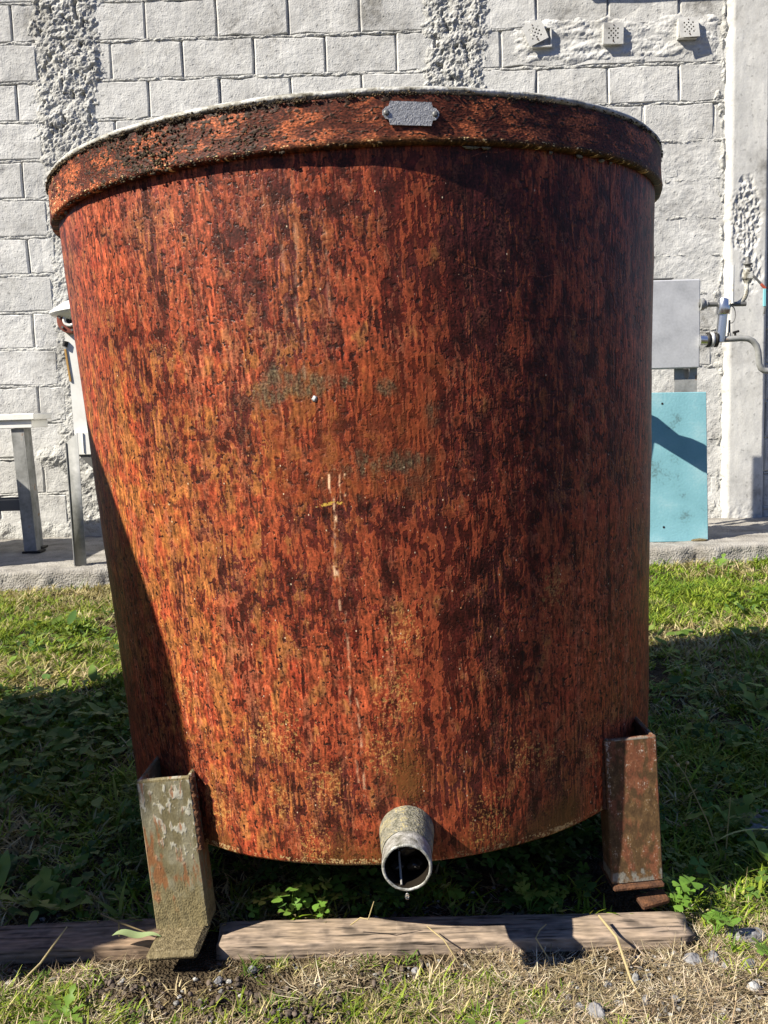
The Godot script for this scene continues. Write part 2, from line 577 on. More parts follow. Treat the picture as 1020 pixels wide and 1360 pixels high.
	for v in [[-18.3, 0.185, 3.6], [-22.5, 0.185, 1.8], [-11.3, 0.115, 3.4], [-19.5, 0.09, 2.6], [-33, 0.06, 3.0], [-14, 0.03, 3], [31, 0.36, 2.6], [24, 0.13, 3.0], [29, 0.12, 2.2], [4, 0.33, 3.5], [-1, 0.16, 3.0], [2, 0.24, 4.0], [40, 0.1, 2.5], [-38, 0.24, 2.0], [17, 0.05, 4.0]]:
		var xc := (float(v[0]) / 180.0 + 0.5) * W
		var yc := (1.0 - float(v[1])) * H
		var rr := float(v[2]) * W / 180.0
		for y in range(maxi(0, int(yc - rr * 1.3)), mini(H, int(yc + rr * 1.3))):
			for x in range(int(xc - rr), int(xc + rr)):
				var k := y * W + x
				var far := sqrt((x - xc) * (x - xc) + (y - yc) * (y - yc) / 1.5) / rr
				var a := clampf((grain[k] - 128) * 0.012 + (spot[k] - 128) * 0.014 + 0.05 - far * 0.62, 0.0, 1.0) * 1.7
				if a > 0.0:
					a = minf(a, 0.6)
					var c := [196.0, 152.0, 84.0]
					for q in 3:
						col[k * 3 + q] = int(lerpf(col[k * 3 + q], c[q], a))
					hgt[k] = clampi(hgt[k] + int(34 * a), 0, 255)
	for n in 1500:
		var x := rng.randi_range(2, W - 4)
		var y := rng.randi_range(4, H - 4)
		if n % 3 > 0:
			y = int(H * (0.45 + 0.54 * rng.randf()))
		var c := Color8(206, 190, 160) if n % 2 else Color8(188, 140, 92)
		var sz := 1 if n % 5 else 2
		for dy in sz + 1:
			for dx in sz:
				var k := (y + dy) * W + x + dx
				col[k * 3] = c.r8; col[k * 3 + 1] = c.g8; col[k * 3 + 2] = c.b8
				hgt[k] = mini(255, hgt[k] + 30)
	return [tex(W, H, Image.FORMAT_RGB8, col), tex(W, H, Image.FORMAT_L8, hgt)]


func band_textures() -> Array:
	var W := 2048
	var H := 128
	var a := layer(W, H, 0.05, 221, W, H, 5)
	var b := layer(W, H, 0.22, 222, W, H, 2)
	var c := layer(W, H, 0.016, 223, W, H, 4)
	var d := layer(W, H, 0.09, 224, W, H, 3)
	var col := PackedByteArray()
	col.resize(W * H * 3)
	var hg := PackedByteArray()
	hg.resize(W * H)
	for y in H:
		var v := (y + 0.5) / H          # 0 at the lip
		for x in W:
			var i := y * W + x
			var p := ((x + 0.5) / W - 0.5) * 180.0
			var g := (b[i] - 128) * 0.005 + (d[i] - 128) * 0.003
			var q := clampf(0.5 + (a[i] - 128) * 0.010 + (c[i] - 128) * 0.022 - 0.004 * p, 0.0, 1.0)
			var k := Vector3(84, 42, 29).lerp(Vector3(164, 90, 57), q)
			k = k.lerp(Vector3(172, 112, 82), clampf((d[i] - 150) * 0.02, 0.0, 1.0) * sm(10, -25, p) * 0.6)
			# black crust: thick at the left, a line under the lip
			var crust := clampf((d[i] - 128) * 0.026 + (a[i] - 128) * 0.016 - 0.80 + 1.15 * gs(p, -34, 11) + 0.75 * gs(p, -14, 4) + 0.5 * gs(p, -23, 4) + 1.0 * sm(0.2, 0.02, v) + 0.2 * sm(-5, 30, p), 0.0, 1.0)
			k = k.lerp(Vector3(40, 31, 24), crust * 0.92)
			# olive and pale remains along the lower edge
			var low := sm(0.80, 0.98, v)
			k = k.lerp(Vector3(76, 62, 30), low * 0.7 * sm(-20, 10, p))
			if b[i] + d[i] + (c[i] >> 1) > 402 and (low > 0.3 or p < -58.0):
				k = Vector3(176, 150, 108)
			k *= 0.96 + g
			col[i * 3] = clampi(int(k.x), 0, 255); col[i * 3 + 1] = clampi(int(k.y), 0, 255); col[i * 3 + 2] = clampi(int(k.z), 0, 255)
			hg[i] = b8(0.35 + 0.35 * crust * (0.3 + (d[i] - 60) * 0.006) + g * 0.12 + 0.1 * q)
	return [tex(W, H, Image.FORMAT_RGB8, col), tex(W, H, Image.FORMAT_L8, hg)]


func leg_textures(red: bool) -> Array:
	var w := 256
	var h := 512
	var a := layer(w, h, 0.025, 201, w, h, 5)
	var b := layer(w, h, 0.13, 202, w, h, 3)
	var c := layer(w, h / 4, 0.035, 203, w, h, 4)
	var d := layer(w, h / 2, 0.018, 204, w, h, 4)
	var col := PackedByteArray()
	col.resize(w * h * 3)
	var hg := PackedByteArray()
	hg.resize(w * h)
	for y in h:
		var t := 1.0 - (y + 0.5) / h
		for x in w:
			var i := y * w + x
			var u := (x + 0.5) / w
			var g := (b[i] - 128) * 0.0022 + (a[i] - 128) * 0.002
			var v := Vector3(0.165, 0.155, 0.11).lerp(Vector3(0.12, 0.105, 0.06), clampf(0.5 + (d[i] - 128) * 0.012, 0, 1))
			# white paint left in bands
			var white := clampf(((a[i] - 128) + (c[i] - 128) * 0.6) * 0.03 - 0.8 + 1.0 * gs(t, 0.86, 0.14) + 0.75 * gs(t, 0.60, 0.10) * sm(0.3, 0.5, u) - 1.6 * sm(0.5, 0.35, t), 0, 1)
			v = v.lerp(Vector3(0.30, 0.30, 0.27), white * 0.85)
			# bare rust: strip on the left, spots above
			var rust := clampf((c[i] - 128) * 0.02 + 1.5 * sm(0.36, 0.24, u) * sm(0.80, 0.66, t) * sm(0.12, 0.3, t) + 1.3 * gs(t, 0.36, 0.06) - 0.55 + (a[i] - 150) * 0.008, 0, 1)
			v = v.lerp(Vector3(0.17, 0.068, 0.025), rust * 0.85)
			# moss and soil low down
			var moss := sm(0.36, 0.16, t + (a[i] - 128) * 0.0016)
			v = v.lerp(Vector3(0.15, 0.125, 0.065), moss * 0.8)
			if red:
				v = Vector3(0.085, 0.048, 0.020).lerp(Vector3(0.13, 0.075, 0.03), clampf(0.5 + (a[i] - 128) * 0.015, 0, 1))
				v = v.lerp(Vector3(0.21, 0.06, 0.032), clampf((d[i] - 128) * 0.016 + (a[i] - 128) * 0.01 - 0.25 + 1.0 * sm(0.45, 0.9, t), 0, 1) * 0.55)
				v = v.lerp(Vector3(0.035, 0.022, 0.015), clampf((a[i] - 150) * 0.025 + (c[i] - 140) * 0.02, 0, 1) * 0.4)
				v = v.lerp(Vector3(0.36, 0.34, 0.29), clampf((a[i] - 128) * 0.008 + (b[i] - 128) * 0.012 + 1.1 * gs(u, 0.95, 0.06) * gs(t, 0.93, 0.06) + 0.9 * gs(u, 0.03, 0.05) * sm(0.4, 0.6, t) - 0.75, 0, 1) * 0.8)
				v = v.lerp(Vector3(0.25, 0.25, 0.22), sm(0.05, 0.0, t + (a[i] - 128) * 0.0008) * 0.8)
				moss = 0.0
				white = 0.0
			v *= (0.95 if red else 1.35) + g * (1.0 + moss)
			var s := lin(maxf(v.x, 0.01), maxf(v.y, 0.008), maxf(v.z, 0.005))
			col[i * 3] = b8(s.r); col[i * 3 + 1] = b8(s.g); col[i * 3 + 2] = b8(s.b)
			hg[i] = b8(0.35 + 0.22 * white - 0.1 * rust + g * (0.2 + 0.6 * moss) + (a[i] - 128) * 0.001)
	return [tex(w, h, Image.FORMAT_RGB8, col), tex(w, h, Image.FORMAT_L8, hg)]


func plaster_textures() -> Array:
	var n := 1024
	var a := layer(n, n, 0.022, 31, n, n, 5)
	var b := layer(n, n, 0.05, 32, n, n, 3, FastNoiseLite.FRACTAL_RIDGED)
	var c := layer(n, n, 0.11, 33, n, n, 2)
	var d := layer(n, n, 0.006, 34, n, n, 3)
	var e := layer(n, n, 0.035, 35, n, n, 2)
	var h := PackedByteArray()
	h.resize(n * n)
	var rgb := PackedByteArray()
	rgb.resize(n * n * 3)
	for i in n * n:
		# dabs of thick whitewash, with pinholes
		var v := 60 + ((a[i] - 128) * 5 >> 3) + ((b[i] * 3) >> 4) + ((c[i] - 128) >> 2) + ((e[i] - 128) >> 2) + ((d[i] - 128) >> 2)
		var hole := clampi((e[i] - 186) * 5, 0, 130)
		h[i] = clampi(v - hole / 2 + 30, 0, 255)
		var t := 236 + ((c[i] - 128) >> 4) + ((d[i] - 128) >> 3) - (hole >> 2) - clampi((90 - a[i]) >> 2, 0, 14)
		rgb[i * 3] = clampi(t, 0, 255)
		rgb[i * 3 + 1] = clampi(t, 0, 255)
		rgb[i * 3 + 2] = clampi(t - 1, 0, 255)
	return [tex(n, n, Image.FORMAT_RGB8, rgb), tex(n, n, Image.FORMAT_L8, h)]


func wood_textures() -> Array:
	var n := 512
	var a := layer(n / 16, n, 0.14, 41, n, n, 4)
	var b := layer(n / 4, n, 0.12, 42, n, n, 3)
	var c := layer(n, n, 0.02, 43, n, n, 4)
	var rgb := PackedByteArray()
	rgb.resize(n * n * 3)
	var h := PackedByteArray()
	h.resize(n * n)
	for i in n * n:
		var v := 0.88 + (a[i] - 128) * 0.0008 + (b[i] - 128) * 0.0016
		var g := clampf(0.5 + (c[i] - 128) * 0.012, 0.0, 1.0)
		# fine drying cracks along the grain, and dirt
		v *= 1.0 - 0.5 * clampf((84 - a[i]) * 0.03, 0.0, 1.0) - 0.25 * clampf((c[i] - 160) * 0.02, 0.0, 1.0)
		rgb[i * 3] = clampi(int((168 - 10 * g) * v), 0, 255)
		rgb[i * 3 + 1] = clampi(int((149 - 8 * g) * v), 0, 255)
		rgb[i * 3 + 2] = clampi(int((129 - 4 * g) * v), 0, 255)
		h[i] = clampi((a[i] + b[i]) / 2 - clampi((84 - a[i]) * 3, 0, 90), 0, 255)
	return [tex(n, n, Image.FORMAT_RGB8, rgb), tex(n, n, Image.FORMAT_L8, h)]


# soft grey weathering laid over a wall at its own, larger scale
func stain(m: StandardMaterial3D, t: Texture2D) -> void:
	m.detail_enabled = true
	m.detail_albedo = t
	m.detail_blend_mode = BaseMaterial3D.BLEND_MODE_MUL
	m.detail_uv_layer = BaseMaterial3D.DETAIL_UV_2
	m.uv2_triplanar = true
	m.uv2_world_triplanar = true
	m.uv2_scale = Vector3.ONE / 1.9


func materials() -> void:
	var v := vat_textures()
	var m := mat(Color.WHITE, 0.47)
	m.albedo_texture = v[0]
	relief(m, v[1], 0.17)
	m.metallic_specular = 0.3
	M.vat = m
	v = band_textures()
	m = m.duplicate()
	m.albedo_texture = v[0]
	relief(m, v[1], 0.20)
	m.roughness = 0.6
	M.band = m
	var st: Texture2D = mottled(512, [[0.0, Color(0.50, 0.49, 0.47)], [0.22, Color(0.82, 0.815, 0.805)], [0.5, Color(0.97, 0.97, 0.965)], [1.0, Color(1, 1, 1)]], 0.010, 0.09, 301, 0.3)[0]
	var p := plaster_textures()
	for k in 4:
		m = mat([Color(0.83, 0.83, 0.825), Color(0.85, 0.85, 0.845), Color(0.81, 0.81, 0.805), Color(0.835, 0.835, 0.83)][k], 0.9)
		stain(m, st)
		m.albedo_texture = p[0]
		relief(m, p[1], 0.44)
		triplanar(m, 0.95)
		m.uv1_offset = Vector3(k * 0.31, k * 0.17, k * 0.23)
		m.metallic_specular = 0.2
		M["wall%d" % k] = m
	m = mat(Color(0.83, 0.83, 0.825), 0.9)
	stain(m, st)
	m.albedo_texture = p[0]
	relief(m, p[1], 0.12)
	triplanar(m, 1.1)
	M.smooth_wall = m
	m = mat(Color(0.765, 0.765, 0.755), 0.95)
	stain(m, st)
	m.albedo_texture = p[0]
	relief(m, p[1], 1.0)
	triplanar(m, 0.9)
	M.mortar = m
	m = mat(Color(0.62, 0.62, 0.61), 0.95)
	relief(m, p[1], 1.0)
	triplanar(m, 0.8)
	M.core = m
	# concrete of the pavement
	var t := mottled(512, [[0.0, Color(0.14, 0.13, 0.115)], [0.45, Color(0.27, 0.255, 0.23)], [1.0, Color(0.38, 0.365, 0.335)]], 0.012, 0.15, 51, 0.4)
	m = mat(Color.WHITE, 0.95)
	m.albedo_texture = t[0]
	relief(m, t[1], 1.0)
	triplanar(m, 0.7)
	M.concrete = m
	# soil: only colour variation and crumbs
	t = mottled(512, [[0.0, Color(0.035, 0.026, 0.018)], [0.5, Color(0.085, 0.066, 0.045)], [1.0, Color(0.17, 0.14, 0.10)]], 0.03, 0.14, 53, 0.45)
	m = mat(Color.WHITE, 0.97)
	m.albedo_texture = t[0]
	m.vertex_color_use_as_albedo = true
	relief(m, t[1], 2.2)
	triplanar(m, 0.35)
	m.metallic_specular = 0.15
	M.soil = m
	# weathered front leg: grey-green and white paint above, a bare rusty strip on the left, moss below
	t = leg_textures(false)
	m = mat(Color(0.96, 0.95, 0.92), 0.85)
	m.albedo_texture = t[0]
	relief(m, t[1], 0.25)
	m.uv1_triplanar = true
	m.uv1_triplanar_sharpness = 4.0
	m.uv1_scale = Vector3(1.0 / 0.0925, 1.0 / 0.27, 1.0 / 0.20)
	m.uv1_offset = Vector3(0.5, -0.03, 0.1)
	M.old_leg = m
	t = leg_textures(true)
	m = m.duplicate()
	m.albedo_color = Color.WHITE
	m.albedo_texture = t[0]
	relief(m, t[1], 0.18)
	M.rusty_leg = m
	t = mottled(256, [[0.0, Color(0.04, 0.032, 0.016)], [0.4, Color(0.11, 0.088, 0.045)], [0.7, Color(0.19, 0.155, 0.085)], [1.0, Color(0.30, 0.26, 0.17)]], 0.04, 0.16, 77, 0.5)
	m = mat(Color.WHITE, 0.95)
	m.albedo_texture = t[0]
	relief(m, t[1], 0.4)
	triplanar(m, 0.12)
	M.mossy = m
	t = mottled(256, [[0.0, Color(0.03, 0.015, 0.010)], [0.5, Color(0.075, 0.034, 0.017)], [1.0, Color(0.16, 0.07, 0.032)]], 0.03, 0.15, 59, 0.4)
	m = mat(Color.WHITE, 0.9)
	m.albedo_texture = t[0]
	relief(m, t[1], 0.3)
	triplanar(m, 0.15)
	M.rust = m
	# galvanised, furred pipe stub
	t = mottled(256, [[0.0, Color(0.05, 0.05, 0.035)], [0.4, Color(0.14, 0.135, 0.10)], [0.60, Color(0.24, 0.23, 0.19)], [0.76, Color(0.30, 0.25, 0.09)], [1.0, Color(0.46, 0.46, 0.43)]], 0.02, 0.12, 61, 0.5)
	m = mat(Color.WHITE, 0.75)
	m.albedo_texture = t[0]
	relief(m, t[1], 0.35)
	triplanar(m, 0.12)
	M.furred = m
	t = mottled(256, [[0.0, Color(0.16, 0.165, 0.175)], [0.5, Color(0.33, 0.335, 0.345)], [1.0, Color(0.52, 0.53, 0.54)]], 0.05, 0.16, 63, 0.5)
	m = mat(Color.WHITE, 0.5, 0.35)
	m.albedo_texture = t[0]
	relief(m, t[1], 0.12)
	triplanar(m, 0.08)
	M.zinc = m
	t = mottled(512, [[0.0, Color(0.08, 0.07, 0.045)], [0.36, Color(0.26, 0.25, 0.21)], [0.6, Color(0.50, 0.50, 0.47)], [1.0, Color(0.68, 0.68, 0.66)]], 0.02, 0.12, 65, 0.35)
	m = mat(Color.WHITE, 0.7)
	m.albedo_texture = t[0]
	relief(m, t[1], 0.2)
	triplanar(m, 0.35)
	M.lip = m
	t = mottled(256, [[0.0, Color(0.07, 0.07, 0.055)], [0.35, Color(0.20, 0.20, 0.175)], [0.6, Color(0.32, 0.32, 0.30)], [1.0, Color(0.52, 0.52, 0.50)]], 0.03, 0.14, 79, 0.35)
	m = mat(Color.WHITE, 0.45, 0.15)
	m.albedo_texture = t[0]
	relief(m, t[1], 0.12)
	triplanar(m, 0.10)
	M.pipe = m
	# brushed stainless steel
	t = mottled(512, [[0.0, Color(0.40, 0.41, 0.43)], [0.5, Color(0.50, 0.51, 0.53)], [1.0, Color(0.58, 0.59, 0.61)]], 0.01, 0.10, 67, 0.35)
	m = mat(Color.WHITE, 0.5, 0.3)
	m.albedo_texture = t[0]
	triplanar(m, 0.6)
	M.steel = m
	m = mat(lin(0.62, 0.63, 0.64), 0.22, 0.95)
	M.bright_steel = m
	m = mat(lin(0.16, 0.16, 0.155), 0.55, 0.4)
	M.dark_steel = m
	t = mottled(256, [[0.0, Color(0.16, 0.165, 0.16)], [0.5, Color(0.27, 0.275, 0.27)], [0.85, Color(0.34, 0.345, 0.34)], [1.0, Color(0.28, 0.17, 0.10)]], 0.02, 0.12, 69, 0.3)
	m = mat(Color.WHITE, 0.7, 0.1)
	m.albedo_texture = t[0]
	triplanar(m, 0.5)
	M.grey_steel = m
	t = mottled(256, [[0.0, Color(0.45, 0.36, 0.24)], [0.16, Color(0.68, 0.67, 0.63)], [0.5, Color(0.76, 0.76, 0.73)], [1.0, Color(0.80, 0.80, 0.78)]], 0.012, 0.1, 71, 0.3)
	m = mat(Color.WHITE, 0.45)
	m.albedo_texture = t[0]
	triplanar(m, 0.6)
	M.enamel = m
	t = mottled(512, [[0.0, Color(0.10, 0.19, 0.21)], [0.22, Color(0.165, 0.355, 0.41)], [0.6, Color(0.19, 0.395, 0.455)], [1.0, Color(0.26, 0.45, 0.50)]], 0.008, 0.14, 73, 0.25)
	m = mat(Color.WHITE, 0.6)
	m.albedo_texture = t[0]
	relief(m, t[1], 0.12)
	triplanar(m, 0.8)
	M.blue = m
	M.flange_red = mat(lin(0.20, 0.055, 0.035), 0.7)
	M.trickle = mat(lin(0.30, 0.29, 0.27), 0.1)
	M.black = mat(lin(0.015, 0.014, 0.013), 0.6)
	M.wet = mat(lin(0.02, 0.016, 0.012), 0.12)
	M.lever_red = mat(lin(0.42, 0.09, 0.05), 0.5)
	M.lever_blue = mat(lin(0.22, 0.55, 0.60), 0.5)
	M.ochre = mat(lin(0.42, 0.25, 0.08), 0.8)
	t = wood_textures()
	m = mat(Color.WHITE, 0.85)
	m.albedo_texture = t[0]
	relief(m, t[1], 0.25)
	triplanar(m, 0.5)
	M.wood = m
	m = m.duplicate()
	m.albedo_color = Color(0.92, 0.88, 0.84)
	m.uv1_offset = Vector3(0.3, 0.4, 0.1)
	M.wood_dark = m
	m = m.duplicate()
	m.albedo_color = Color(1.0, 1.0, 1.0)
	m.albedo_texture = M.enamel.albedo_texture
	M.table_top = m
	# foliage, tinted per copy
	m = mat(Color.WHITE, 0.55)
	m.vertex_color_use_as_albedo = true
	m.backlight_enabled = true
	m.backlight = Color(0.75, 0.75, 0.6)
	m.metallic_specular = 0.3
	M.leaf = m
	m = mat(Color.WHITE, 0.8)
	m.vertex_color_use_as_albedo = true
	m.metallic_specular = 0.2
	M.straw = m
	t = mottled(256, [[0.0, Color(0.10, 0.10, 0.10)], [0.4, Color(0.26, 0.26, 0.26)], [0.75, Color(0.42, 0.42, 0.41)], [1.0, Color(0.60, 0.59, 0.57)]], 0.03, 0.13, 75, 0.4)
	m = mat(Color.WHITE, 0.9)
	m.albedo_texture = t[0]
	m.vertex_color_use_as_albedo = true
	relief(m, t[1], 0.4)
	triplanar(m, 0.12)
	M.stone = m
	m = m.duplicate()
	m.albedo_color = Color(0.78, 0.78, 0.80)
	M.dark_stone = m
	for c in [["clover", 0.10, 0.21, 0.03], ["dock", 0.07, 0.15, 0.035], ["weed", 0.11, 0.20, 0.03], ["fallen", 0.25, 0.33, 0.16], ["stalk", 0.30, 0.25, 0.14], ["grass_blade", 0.16, 0.24, 0.05], ["twig", 0.20, 0.15, 0.09], ["dry", 0.45, 0.36, 0.20]]:
		m = mat(lin(c[1], c[2], c[3]), 0.5)
		m.backlight_enabled = true
		m.backlight = Color(0.7, 0.7, 0.5)
		m.metallic_specular = 0.3
		M[c[0]] = m
	m = StandardMaterial3D.new()
	m.transparency = BaseMaterial3D.TRANSPARENCY_ALPHA
	m.albedo_color = Color(1, 1, 1, 0.05)
	m.refraction_enabled = true
	m.refraction_scale = 0.033
	m.roughness = 0.02
	M.water = m
# ---------------------------------------------------------------- ground
func ground_y(x: float, z: float) -> float:
	var y := lerpf(-0.048, 0.055, sm(1.0, 4.6, -z) * 0.5 + 0.5 * clampf((-z - 1.5) / 2.9, 0.0, 1.0)) - 0.002
	var near := sm(6.0, 4.0, absf(x)) * sm(5.2, 4.2, -z)
	y += near * (0.012 * lump.get_noise_2d(x * 2.2, z * 2.2) + 0.006 * lump.get_noise_2d(x * 9.0, z * 9.0))
	# earth pressed down round the boards
	if x > -1.3 and x < 0.56:
		y = lerpf(y, -0.050, sm(-1.66, -1.60, z) * sm(-1.44, -1.50, z))
		y = lerpf(y, minf(y, -0.046), sm(-1.42, -1.50, z) * sm(-1.60, -1.52, z))
	return y


func build_ground() -> void:
	var xs := []
	var zs := []
	var x := -2.4
	while x <= 2.4:
		xs.append(x)
		x += 0.018
	for d in [0.1, 0.3, 0.8, 2.0, 6.0, 20.0, 50.0]:
		xs.push_front(-2.4 - d)
		xs.append(2.4 + d)
	var z := -0.4
	while z >= -4.7:
		zs.append(z)
		z -= 0.018
	for d in [0.1, 0.3, 0.8, 2.0, 6.0, 20.0, 50.0]:
		zs.push_front(-0.4 + d)
		zs.append(-4.7 - d)
	var dirt := noise(0.9, 5, 3)
	var pos := PackedVector3Array()
	var uv := PackedVector2Array()
	var col := PackedColorArray()
	for xx in xs:
		for i in range(zs.size() - 1, -1, -1):
			var zz: float = zs[i]
			pos.append(Vector3(xx, ground_y(xx, zz), zz))
			uv.append(Vector2(xx, zz))
			# trodden soil, paler and drier in front and along the pavement
			var dry: float = clampf(0.35 + dirt.get_noise_2d(xx * 1.6, zz * 1.6) + 0.6 * dirt.get_noise_2d(xx * 7.0, zz * 7.0) + 0.4 * sm(-1.5, -1.2, zz) + 0.4 * sm(-3.9, -4.4, zz), 0.0, 1.0)
			col.append(Color(0.75, 0.74, 0.70).lerp(Color(1.45, 1.28, 1.02), dry))
	# rows run from the wall towards the camera: normal = dx x dz(+) is down, so columns go from right to left
	var n := zs.size()
	var m := xs.size()
	var p2 := PackedVector3Array()
	var u2 := PackedVector2Array()
	var c2 := PackedColorArray()
	for k in range(m - 1, -1, -1):
		p2.append_array(pos.slice(k * n, k * n + n))
		u2.append_array(uv.slice(k * n, k * n + n))
		c2.append_array(col.slice(k * n, k * n + n))
	var o := part("ground", from_grid(n, m, p2, u2, c2), M.soil)
	tag(o, "", "", "", "structure")


func slab_front(x: float) -> float:
	return -4.52 - 0.045 * x + 0.02 * lump.get_noise_2d(x * 5.0, 3.0) + 0.010 * lump.get_noise_2d(x * 21.0, 8.0)


func build_slab() -> void:
	var pos := PackedVector3Array()
	var uv := PackedVector2Array()
	var n := 0
	var x := 4.0
	var cols := 0
	while x > -4.001:
		var zf := slab_front(x)
		var r := []
		for t in 24:
			var zz := lerpf(FRONT - 0.1, zf - 0.02, t / 23.0)
			r.append(Vector3(x, 0.15 + 0.005 * lump.get_noise_2d(x * 8.0, zz * 8.0) + 0.004 * lump.get_noise_2d(x * 30.0, zz * 30.0) + 0.006 * sm(-5.2, -5.6, zz), zz))
		var dip := 0.008 * lump.get_noise_2d(x * 18.0, 77.0)
		r.append(Vector3(x, 0.143 + dip, zf - 0.006))
		r.append(Vector3(x, 0.128 + dip, zf))
		for t in 5:
			var yy := lerpf(0.11, -0.02, t / 4.0)
			r.append(Vector3(x, yy, zf + 0.012 * lump.get_noise_2d(x * 16.0, yy * 40.0 + 20.0) + 0.008 * t / 4.0))
		n = r.size()
		for v in r:
			pos.append(v)
			uv.append(Vector2(v.x, v.z))
		cols += 1
		x -= 0.02
	var o := part("pavement", from_grid(n, cols, pos, uv), M.concrete)
	tag(o, "", "", "", "structure")


# ---------------------------------------------------------------- the wall
func block_mesh(w: float, h: float, seed_: int) -> ArrayMesh:
	var r := RandomNumberGenerator.new()
	r.seed = seed_ * 7919 + 13
	var st := start(false)
	var rim := []
	var per_x := 4
	var per_y := 2
	for k in per_x:
		rim.append(Vector2(-w / 2 + w * k / per_x, -h / 2))
	for k in per_y:
		rim.append(Vector2(w / 2, -h / 2 + h * k / per_y))
	for k in per_x:
		rim.append(Vector2(w / 2 - w * k / per_x, h / 2))
	for k in per_y:
		rim.append(Vector2(-w / 2, h / 2 - h * k / per_y))
	var out := []
	var inn := []
	for p in rim:
		var j: Vector2 = p + Vector2(r.randfn(0, 0.0022), r.randfn(0, 0.0045))
		out.append(Vector3(j.x, j.y, -0.007 - absf(r.randfn(0, 0.003))))
		var q: Vector2 = j * Vector2((w - 0.016) / w, (h - 0.016) / h)
		inn.append(Vector3(q.x, q.y, r.randfn(0, 0.0012)))
	var c := Vector3(0, 0, r.randfn(0, 0.0012))
	var mid := Vector3(0, 0, -0.03)
	var n := rim.size()
	for k in n:
		var k2 := (k + 1) % n
		otri(st, c, inn[k], inn[k2], mid)
		oquad(st, inn[k], inn[k2], out[k2], out[k], mid)
		oquad(st, out[k], out[k2], out[k2] + Vector3(0, 0, -0.03), out[k] + Vector3(0, 0, -0.03), mid)
	return done(st)


# a bed of mortar squeezed between two courses
func bed(x0: float, x1: float, y: float, hgt: float, proud: float, nz: FastNoiseLite) -> ArrayMesh:
	var n := 7
	var m := int((x1 - x0) / 0.011) + 2
	var pos := PackedVector3Array()
	var uv := PackedVector2Array()
	for k in m:
		var x := lerpf(x0, x1, float(k) / (m - 1))
		var sag := 0.006 * nz.get_noise_2d(x * 4.0, y * 50.0)
		var fat := 1.0 + 0.8 * nz.get_noise_2d(x * 6.0, y * 30.0 + 9.0)
		for i in n:
			var t := i / float(n - 1) * 2.0 - 1.0
			var yy := y + sag + t * hgt * 0.5 * fat
			var z := proud - 0.016 * t * t * t * t + 0.008 * nz.get_noise_2d(x * 13.0, yy * 26.0) + 0.005 * nz.get_noise_2d(x * 50.0, yy * 60.0)
			pos.append(Vector3(x, yy, FRONT + z))
			uv.append(Vector2(x, yy))
	return from_grid(n, m, pos, uv)


# rough mortar thrown on the wall: height(x, y) above the block faces; below zero it sinks behind them
func rough(x0: float, x1: float, y0: float, y1: float, res: float, height) -> ArrayMesh:
	var m := int((x1 - x0) / res) + 2
	var n := int((y1 - y0) / res) + 2
	var pos := PackedVector3Array()
	var uv := PackedVector2Array()
	pos.resize(m * n)
	uv.resize(m * n)
	for k in m:
		var x := lerpf(x0, x1, float(k) / (m - 1))
		for i in n:
			var y := lerpf(y0, y1, float(i) / (n - 1))
			pos[k * n + i] = Vector3(x, y, FRONT + float(height.call(x, y)))
			uv[k * n + i] = Vector2(x, y)
	return from_grid(n, m, pos, uv)


